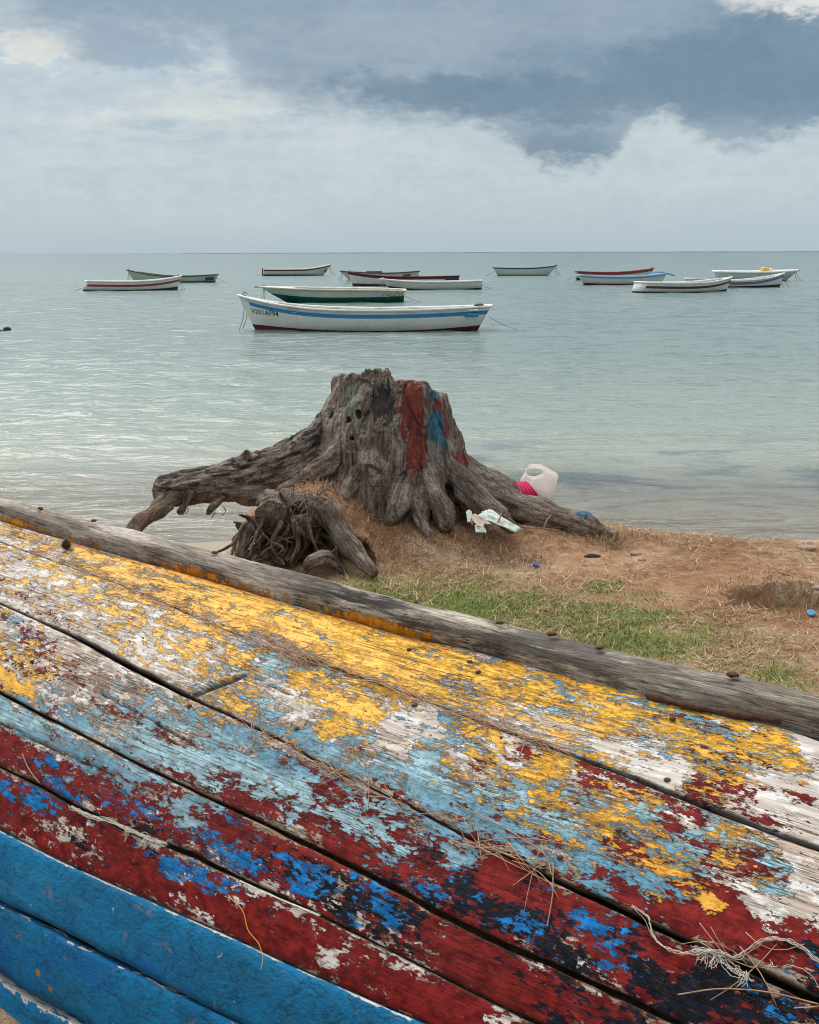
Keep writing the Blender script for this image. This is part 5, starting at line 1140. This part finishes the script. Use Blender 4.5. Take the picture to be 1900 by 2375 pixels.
    root_info = dict(root=root, L=L, pt=pt, sheer=sheer, half=half, zk=zk, Y=Y, k=k, fl=fl, hb=hb, hs=hs, hmi=hmi)
    return root_info
def boat_text(B, txt, s_mid, z_mid, size, col, slope=0.0, sx=1.0):
    cu = bpy.data.curves.new('lettering', 'FONT'); cu.body = txt; cu.size = size; cu.align_x = 'CENTER'; cu.align_y = 'CENTER'; cu.resolution_u = 2; cu.space_character = 1.05; cu.offset = size * .012
    o = bpy.data.objects.new('lettering_curve', cu); COL.objects.link(o); bpy.context.view_layer.update()
    me = bpy.data.meshes.new_from_object(o.evaluated_get(bpy.context.evaluated_depsgraph_get())); bpy.data.objects.remove(o); bpy.data.curves.remove(cu)
    side = 1 if B['fl'] < 0 else -1
    co = np.zeros(len(me.vertices) * 3, np.float32); me.vertices.foreach_get('co', co); co = co.reshape(-1, 3)
    jx = 1 + .10 * np.sin(co[:, 0] * 9 / size * .16); tx = co[:, 0] * sx; tz = co[:, 1] * jx + slope * tx
    x = B['L'] * s_mid - (tx if B['fl'] < 0 else -tx); z = z_mid + tz
    q = np.linspace(.02, 1, 160); out = np.zeros((len(x), 3))
    for i in range(len(x)):
        s_ = x[i] / B['L']
        for _ in range(3):
            p = B['pt'](np.full(160, s_), q, side); j = np.argmin(np.abs(p[:, 2] - z[i])); s_ += (x[i] - p[j, 0]) / B['L']
        out[i] = p[j]; out[i, 1] += side * .006; out[i, 0] = x[i]; out[i, 2] = z[i]
    me.vertices.foreach_set('co', out.astype(np.float32).ravel()); me.update()
    return link('lettering', me, plain('lettering_paint_%d' % int(col[0] * 1000), col, .6, .3, 30), B['root'], smooth=False)
RED, DRED, NAVY, BLUE, GREEN, DGREEN = (.33, .05, .045), (.13, .022, .03), (.022, .05, .13), (.03, .21, .48), (.0, .10, .055), (.018, .055, .035)
BLACKB = (.022, .02, .022)
m_white = plain('boat_white_paint', (0.84, 0.84, 0.80), .45, .1, 6, .2, .004, dirt=(.45, .43, .36))
m_dred = plain('boat_dark_red_paint', DRED, .5, .3, 8); m_redp = plain('boat_red_paint', RED, .5, .3, 8); m_navy = plain('boat_navy_paint', NAVY, .5, .3, 8); m_bluep = plain('boat_sky_blue_paint', (.22, .42, .60), .5, .2, 8); m_brown = plain('boat_brown_rail', (.10, .062, .05), .6, .3, 8); m_cream = plain('boat_cream_paint', (.66, .65, .55), .5, .15, 6, .2, .004, dirt=(.4, .37, .28))
HM = hull_material
# nearest: white with a blue stripe
B = fishing_boat('nearest white fishing boat, blue stripe below its rail, dark red bottom and painted V201AF94', 1035, 501, 698, 626, 649, 646, HM('hull_white_blue_stripe', (.80, .80, .73), DRED, (.15, .012, .17), [(.105, .215, 0, .965, BLUE)]), m_white, .03, 1.75, .42, .42, .42, .10, .16, (.18, .32, .47, .62, .76), rail_h=.035, sheer_p=2.6)
boat_text(B, 'V201AF94', .893, B['hb'] * .515, .205, (.03, .03, .03), -.10, .92)
box_mesh('cleat_board', (B['L'] * .075, B['half'](np.array(.075)) + .02, B['sheer'](np.array(.075)) - .06), (.42, .05, .07), m_white, B['root'])
box_mesh('rub_board', (B['L'] * .075, B['half'](np.array(.075)) + .012, B['sheer'](np.array(.075)) - .20), (.40, .05, .10), plain('boat_blue_paint', BLUE, .5, .2, 8), B['root'])
lump('fender', (B['L'] * .045, .1, B['hs'] + .03), .11, m_brown, B['root'], (1.3, 1, .6), 4)
for d in (.035, .07): # second moulding under the rail
    S_ = np.linspace(0.01, .97, 50); pth = B['pt'](S_, np.ones(50), 1); pth[:, 2] -= d; pth[:, 1] += .012; v, q, t = tube_arrays(pth, .010, 5); mesh('moulding', v, [q, t], m_white, B['root'])
# second: cream with a green bottom
B = fishing_boat('cream boat with a dark green bottom and flat white rail, behind the nearest boat', 853, 549, 637, 605.5, 608, 612, HM('hull_cream_green', (.60, .61, .49), GREEN, (.30, .24, .40), [], .8), m_cream, -.02, 1.6, 1.15, .05, .74, .14, .24, (.3, .5), rail_h=.04, sheer_p=1.5)
boat_text(B, 'V242AF93', .085, B['hs'] * .66, .21, (.20, .20, .18), 0, 1.05)
S_ = np.linspace(.10, .93, 50); pth = []
for s_ in S_:
    q = np.linspace(.02, 1, 120); p = B['pt'](np.full(120, s_), q, 1); zz = .24 + (.16 if s_ > .45 else .06) * (abs(s_ - .45) / .55) ** 2; j = np.argmin(np.abs(p[:, 2] - zz)); pth.append(p[j] + [0, .004, .015])
v, q, t = tube_arrays(np.array(pth), .022, 6); mesh('stripe', v, [q, t], m_bluep, B['root'])
box_mesh('stem_head', (B['L'] + .06, 0, B['hb'] + .01), (.42, .09, .05), m_brown, B['root'])
# far left pair
fishing_boat('leftmost fishing boat, white with a red stripe and a pale rounded transom', 190, 378, 612, 583.5, 592, 591, HM('hull_white_red_stripe', (.78, .79, .74), DGREEN, (.10, .05, .20), [(.16, .30, .02, 1, RED)]), m_white, .30, 1.75, .25, -.30, .70, .09, .1, (.3, .5, .7))
B = fishing_boat('white and green boat with a brown rail, half hidden by the leftmost boat', 458, 268, 595, 569, 581.5, 578.5, HM('hull_white_brown_rail', (.47, .57, .47), (.012, .15, .085), (.12, .09, .16), [(.13, .40, 0.005, .105, (.03, .085, .25)), (.10, .22, .44, .62, (.13, .40, .30))]), m_brown, .02, 1.7, .5, .25, .66, .10, .12, (.3, .55), sheer_p=1.7)
# row behind the middle
B = fishing_boat('distant grey white boat with a dark red rail, alone left of the middle group', 557, 697, 580.5, 557.5, 567, 567, HM('hull_grey_red_rail', (.60, .63, .58), BLACKB, (.14, .12, .02), [(.02, .16, 0, 1, DRED)]), m_white, .18, 1.7, .7, -.05, .7, .1, .1, (.4, .6))
box_mesh('rudder', (-.12, 0, .25), (.10, .05, 1.0), m_dred, B['root'])
mesh('pennant', np.array([[B['L'] - .75, -.35, B['hb'] - .75], [B['L'] - .55, -.36, B['hb'] - .75], [B['L'] - .42, -.30, B['hb'] - .2], [B['L'] - .75, -.34, B['hb'] - .75], [B['L'] - .55, -.35, B['hb'] - .75], [B['L'] - .42, -.29, B['hb'] - .2]]), [(0, 1, 2), (5, 4, 3), (0, 2, 5, 3), (1, 4, 5, 2), (0, 3, 4, 1)], m_dred, B['root'])
B = fishing_boat('cream boat with a brown rail and raised plank, mostly behind the dark red railed one', 883, 717, 590, 571.5, 575, 571.5, HM('hull_cream_brown', (.60, .58, .50), DRED, (.05, .02, .05), [(.14, .32, .10, .20, (.10, .095, .09))]), m_brown, .0, 1.6, .7, .15, .7, .14, .14, (.35, .55), sheer_p=1.5)
box_mesh('raised_plank', (B['L'] * .57, 0, B['hmi'] + .10), (1.3, .3, .14), m_brown, B['root'])
fishing_boat('white boat with dark red rail and bottom and a navy stern panel, in the middle', 967, 731, 602.5, 573, 583.5, 582, HM('hull_white_navy_panel', (.66, .69, .65), DRED, (.10, .09, .18), [(.0, .16, 0, 1, DRED), (.06, .42, 0.0, .125, NAVY)]), m_dred, .0, 1.65, .35, .05, .7, .09, .1, (.3, .5, .7))
fishing_boat('plain pale green white boat without stripes, in front of the navy panelled one', 1014, 801, 610, 588, 593, 591.5, HM('hull_plain_pale', (.62, .66, .60), DGREEN, (.10, .02, .24), [(.0, .05, 0, 1, (.70, .72, .68))]), m_white, -.06, 1.55, .62, .0, .72, .08, .1, (.3, .5, .7))
# right hand side
fishing_boat('distant white boat with a thin dark blue rail, alone right of the middle', 1039, 1173, 580.5, 560, 565, 563.8, HM('hull_white_navy_rail', (.62, .66, .61), DGREEN, (.05, .03, .05), [(.0, .06, 0, 1, NAVY)]), m_navy, .05, 1.7, .75, .5, .66, .1, .1, (.3, .5))
B = fishing_boat('white boat with a bright red rail rising to its bow, behind the blue railed one', 1213, 1377, 590, 566, 573.5, 571.5, HM('hull_white_red_rail', (.62, .66, .63), BLACKB, (.22, .05, .1), [(.0, .19, 0, 1, RED)]), m_redp, .05, 1.7, .5, .05, .7, .1, .1, (.3, .5), sheer_p=1.8)
B = fishing_boat('white boat with a light blue rail and a blue pole at its bow', 1219, 1404, 600, 577.5, 583, 580, HM('hull_white_blue_rail', (.68, .70, .67), DRED, (.14, .09, .16), [(.0, .09, 0, 1, (.25, .44, .60))]), m_bluep, .04, 1.7, .35, .45, .7, .12, .26, (.3, .5), rail_h=.07, ropes=False)
v, q, t = tube_arrays(np.array([[B['L'] * .86, .1, B['hb'] + .12], [B['L'] * .95, .1, B['hb'] + .12], [B['L'] + .6, .1, B['hb'] - .12]]), .06, 8); mesh('pole', v, [q, t], m_bluep, B['root'])
B = fishing_boat('white boat with a dark red stripe, wide white transom and two rust marks, front right', 1341, 1548, 616, 586, 595, 593.5, HM('hull_white_dark_stripe', (.71, .73, .69), (.02, .04, .075), (.09, .05, .14), [(.16, .29, .02, 1, (.10, .03, .04)), (.42, .70, .598, .606, (.50, .30, .08)), (.36, .70, .765, .772, (.50, .30, .08))]), m_white, .30, 1.8, .28, -.32, .72, .09, .1, (.3, .5, .7))
fishing_boat('white boat with a purple blue stripe, dark red bottom and raised bow, far right', 1446, 1656, 606, 577, 590, 586, HM('hull_white_purple_stripe', (.68, .70, .68), (.06, .022, .03), (.10, .10, .19), [(.13, .24, .0, 1, (.13, .16, .34)), (.10, .135, 0, 1, DRED)]), m_white, .18, 1.75, .22, -.1, .7, .10, .1, (.3, .5, .7))
B = fishing_boat('plain white hulled boat carrying a yellow box, rearmost at the far right', 1508, 1679, 592, 571, 573, 572, HM('hull_plain_white', (.74, .76, .75), DGREEN, (.06, .05, .05), [(.30, .9, 0, 1, (.52, .57, .55))]), m_white, .02, 1.9, .8, .2, .8, .25, .5, (.3,), rail_h=.09, sheer_p=1.5)
m_yel = plain('yellow_plastic', (.62, .40, .07), .45, .15, 10)
bx_ = box_mesh('yellow_box', (B['L'] * .595, 0, B['hmi'] + .20), (.52, .5, .34), m_yel, B['root'], .05)
box_mesh('white_box', (B['L'] * .655, 0, B['hmi'] + .17), (.36, .5, .28), m_white, B['root'], .05)
# dark float at the left edge of the picture
p = Dz(15, 695, 0); fl_ = empty('float', tuple(p)); tag(fl_, 'small dark float lying low in the water at the left edge', 'float')
m_dark = plain('dark_float', (.02, .017, .014), .6, .4, 20, .8, .01)
lump('body', (0, 0, .02), .115, m_dark, fl_, (1.0, .8, .75), 5, 10, .35); lump('line', (-.17, 0, -.01), .06, m_dark, fl_, (2.4, .6, .4), 6, 8, .3)

# ------------------------------------------------------------------ litter on the bank
def gpt(dx, dy, z0=.5):
    p = Dz(dx, dy, z0)
    for _ in range(4): p = Dz(dx, dy, float(ground_z(np.array([p[0]]), np.array([p[1]]))[0]))
    return p
# carrier bag behind the right root
p = D3(1130, 1052, 7.62); m_bag, nt = material('translucent_bag_film')
n = nt.noise(nt.obj(), 22, 5, .6); setb(nt, nt.mixc(nt.lin(.3, .7, n), (.93, .90, .88), (.97, .95, .94)), .35, nt.bump(n, .6, .012), .4)
tl = nt.new('ShaderNodeBsdfTranslucent'); tl.inputs[0].default_value = (.97, .93, .90, 1); mxx = nt.new('ShaderNodeMixShader'); mxx.inputs[0].default_value = .55
nt.l.new(nt.b.outputs[0], mxx.inputs[1]); nt.l.new(tl.outputs[0], mxx.inputs[2]); nt.l.new(mxx.outputs[0], nt.out.inputs[0])
bag = empty('plastic_bag', tuple(p)); tag(bag, 'white translucent plastic carrier bag standing open behind the long right root', 'plastic bag')
def bag_panel(front):
    nu, nv = 30, 34; U, Vv = np.meshgrid(np.linspace(-1, 1, nu), np.linspace(0, 1, nv), indexing='ij'); sgn = -1 if front else 1
    w_ = .098 + .026 * Vv - .008 * Vv ** 3; top = np.interp(U, [-1, -.45, .15, 1], [.135, .232, .228, .168]) - (.012 if front else 0)
    x = U * w_ + .010 * Vv + .012 * Vv * (U > 0) * U; z = Vv * top; yb = sgn * (.052 * (1 - U ** 2) ** .5 * (1 - .55 * Vv ** 2) + .004) + .006 * fbm(np.stack([U * 2, Vv * 3, U * 0 + sgn], -1), 3)
    P_ = np.stack([x, yb, z], -1).reshape(-1, 3); f = grid_faces(nu, nv); c = P_[f].mean(1)
    hole = ((c[:, 0] + .015) / .056) ** 2 + ((c[:, 2] - .176) / .028) ** 2 < 1
    return P_, f[~hole]
for fr_ in (True, False):
    P_, f = bag_panel(fr_); o = mesh('panel', P_, f, m_bag, bag); sm = o.modifiers.new('film', 'SOLIDIFY'); sm.thickness = .0012
lump('contents', (.035, .0, .035), .062, plain('bag_contents_dark', (.07, .035, .032), .6, .5, 40), bag, (.85, .55, .75), 8, 12, .2)
lump('contents', (-.03, -.01, .085), .045, plain('bag_contents_pale', (.60, .58, .60), .5, .2, 40), bag, (1.0, .6, .55), 9, 12, .3)
# pink cloth thrown over the root
m_pink = plain('pink_cloth', (.47, .008, .085), .85, .25, 130, .6, .002)
nu, nv = 60, 40; U, Vv = np.meshgrid(np.linspace(0, 1, nu), np.linspace(0, 1, nv), indexing='ij')
A_, B_, C_, D_ = D3(1082, 1016, 7.50), D3(1104, 1014, 7.52), D3(1104, 1056, 7.22), D3(1138, 1056, 7.24)
pc = (A_[None, None] * ((1 - U) * (1 - Vv))[..., None] + B_[None, None] * (U * (1 - Vv))[..., None] + C_[None, None] * ((1 - U) * Vv)[..., None] + D_[None, None] * (U * Vv)[..., None])
fold = .016 * np.sin(U * 26 + 2 * np.sin(Vv * 3)) * (.4 + .6 * Vv) + .008 * fbm(np.stack([U * 4, Vv * 5, U * 0], -1), 3)
pc[..., 2] += .030 * np.sin(Vv * np.pi) ** .7 + fold * .7; pc[..., 1] -= fold + .05 * np.sin(Vv * np.pi)
cl = mesh('cloth', pc.reshape(-1, 3), grid_faces(nu, nv), m_pink); cl.modifiers.new('thick', 'SOLIDIFY').thickness = .004
tag(cl, 'bright pink cloth draped over the right root in front of the plastic bag', 'cloth')
# broken sheet of pale foam board at the foot of the roots
m_foam = plain('pale_foam', (.56, .63, .58), .7, .2, 40, .6, .003, dirt=(.36, .29, .21)); m_card = plain('bare_card', (.46, .34, .27), .8, .2, 40)
fo = empty('broken_foam_board', tuple(D3(1040, 1105, 6.62))); tag(fo, 'broken pale green foam board lying bent beside the roots', 'foam board'); FI = np.array(fo.location)
def ragged(name, q4, mat, thick, seed, n=36, m_=14, amp=.03, arch=.03):
    q4 = [np.array(c) for c in q4]; U, Vv = np.meshgrid(np.linspace(0, 1, n), np.linspace(0, 1, m_), indexing='ij')
    ra = 1 + amp * 6 * (fbm(np.stack([U * 7, U * 0 + seed, U * 0], -1), 4, .7)); V2 = .5 + (Vv - .5) * ra; U2 = .5 + (U - .5) * (1 + amp * 2 * fbm(np.stack([Vv * 5, Vv * 0 + seed + 4, Vv * 0], -1), 3))
    P_ = (q4[0] * ((1 - U2) * (1 - V2))[..., None] + q4[1] * (U2 * (1 - V2))[..., None] + q4[2] * (U2 * V2)[..., None] + q4[3] * ((1 - U2) * V2)[..., None]); P_[..., 2] += arch * np.sin(U * np.pi) + .018 * fbm(np.stack([U * 4, Vv * 3, U * 0 + seed], -1), 3, .6); P_[..., 1] += .012 * fbm(np.stack([U * 5, Vv * 4, U * 0 + seed + 3], -1), 3)
    o = mesh(name, P_.reshape(-1, 3) - FI, grid_faces(n, m_), mat, fo); s_ = o.modifiers.new('board', 'SOLIDIFY'); s_.thickness = thick
    return o
ragged('strip', [D3(1008, 1086, 6.60), D3(1030, 1074, 6.68), D3(1098, 1114, 6.60), D3(1078, 1122, 6.52)][0:1] + [D3(1034, 1073, 6.70), D3(1100, 1115, 6.60), D3(1085, 1121, 6.54)], m_foam, .005, 1.0, arch=.012, amp=.05)
ragged('card', [D3(985, 1082, 6.64), D3(1012, 1085, 6.66), D3(1036, 1102, 6.56), D3(1006, 1108, 6.52)], m_card, .004, 2.0, arch=.004)
ragged('flap', [D3(1000, 1106, 6.54), D3(1020, 1108, 6.53), D3(1024, 1122, 6.50), D3(1002, 1124, 6.50)], m_foam, .005, 3.0, 20, 10, .06, .006)
ragged('flap', [D3(982, 1078, 6.64), D3(994, 1076, 6.66), D3(996, 1104, 6.58), D3(986, 1100, 6.58)], m_foam, .005, 4.0, 20, 10, .05, .01)
def disc(name, c, r, h, mat, label, cat, tilt=(0.15, 0.1), ribs=True):
    rr = [0, .86 * r, .97 * r, r, r, .98 * r, .0]; zz = [h, h, h * .97, h * .85, .05 * h, 0, 0]; k = 28; a = np.arange(k) * 2 * np.pi / k
    V = np.stack([np.array(rr)[:, None] * np.cos(a) * (1 + (.02 * np.cos(a * 14) if ribs else 0)), np.array(rr)[:, None] * np.sin(a), np.array(zz)[:, None] + 0 * a], -1).reshape(-1, 3)
    o = mesh(name, V, grid_faces(7, k, True), mat); o.location = c; o.rotation_euler = (tilt[0], tilt[1], .4); tag(o, label, cat); return o
c = gpt(1128, 1194); disc('bottle_cap', (c[0], c[1], c[2] + .004), .0165, .016, plain('blue_plastic', (.012, .05, .28), .4, .1, 30), 'dark blue bottle cap on the bare soil in front of the stump', 'bottle cap', (.35, .15))
c = gpt(1707, 1296); disc('bottle_cap', (c[0], c[1], c[2] + .008), .021, .014, plain('sky_blue_plastic', (.06, .33, .55), .4, .1, 30), 'light blue bottle cap near the right edge below the eroded hollow', 'bottle cap', (.45, -.15))
m_char = plain('charred_wood', (.018, .015, .013), .8, .5, 40, .9, .006); m_stone = plain('shore_stone', (.30, .24, .20), .85, .35, 30, .7, .006)
c = gpt(1248, 1172); o = lump('driftwood', (0, 0, 0), .030, m_char, None, (1.7, .8, .5), 11, 10, .4); o.location = c; tag(o, 'small dark flat piece of wood on the reddish soil', 'driftwood')
c = D3(1650, 1148, 7.15); o = lump('driftwood', (0, 0, 0), .046, m_char, None, (2.0, 1, .55), 12, 12, .5); o.location = (c[0], c[1], ground_z(np.array([c[0]]), np.array([c[1]]))[0] + .015); tag(o, 'black charred lump of wood on the bank edge at the right', 'driftwood')
for i, (dx_, dy_, r_, lab) in enumerate(((1700, 1158, .034, 'grey brown stone right of the charred wood on the bank edge'), (1338, 1168, .022, 'pale small stone on bare soil, nearest the right root tip'), (1352, 1180, .016, 'tiny pale stone just below the stone near the right root tip'), (1722, 1240, .022, 'small stone at the right edge by the eroded hollow'))):
    c = gpt(dx_, dy_); o = lump('stone', (0, 0, 0), r_, m_stone, None, (1.4, 1, .6), 30 + i, 9, .3); o.location = (c[0], c[1], c[2] + r_ * .25); tag(o, lab, 'stone', 'stones on the bank')
for i, (x0, y0, x1, y1, Y, lab) in enumerate(((1040, 1112, 1056, 1080, 6.58, 'short upright pale stick beside the foam board'), (1100, 1114, 1180, 1124, 6.6, 'long grey stick lying in front of the right root'), (1146, 1112, 1160, 1085, 6.72, 'forked dry stick leaning on the right root'), (1640, 1208, 1712, 1222, 5.9, 'bare curved root stick across the eroded hollow'))):
    a, b = D3(x0, y0, Y), D3(x1, y1, Y + .03)
    if i in (1, 3): a, b = gpt(x0, y0), gpt(x1, y1); a[2] += .012; b[2] += .02
    pth = spline(np.array([a, (a + b) / 2 + RNG.normal(0, .012, 3), b]), 12); v, q, t = tube_arrays(pth, np.linspace(.006, .0035, 12), 7); tag(mesh('stick', v, [q, t], m_stem), lab, 'stick', 'sticks on the bank')
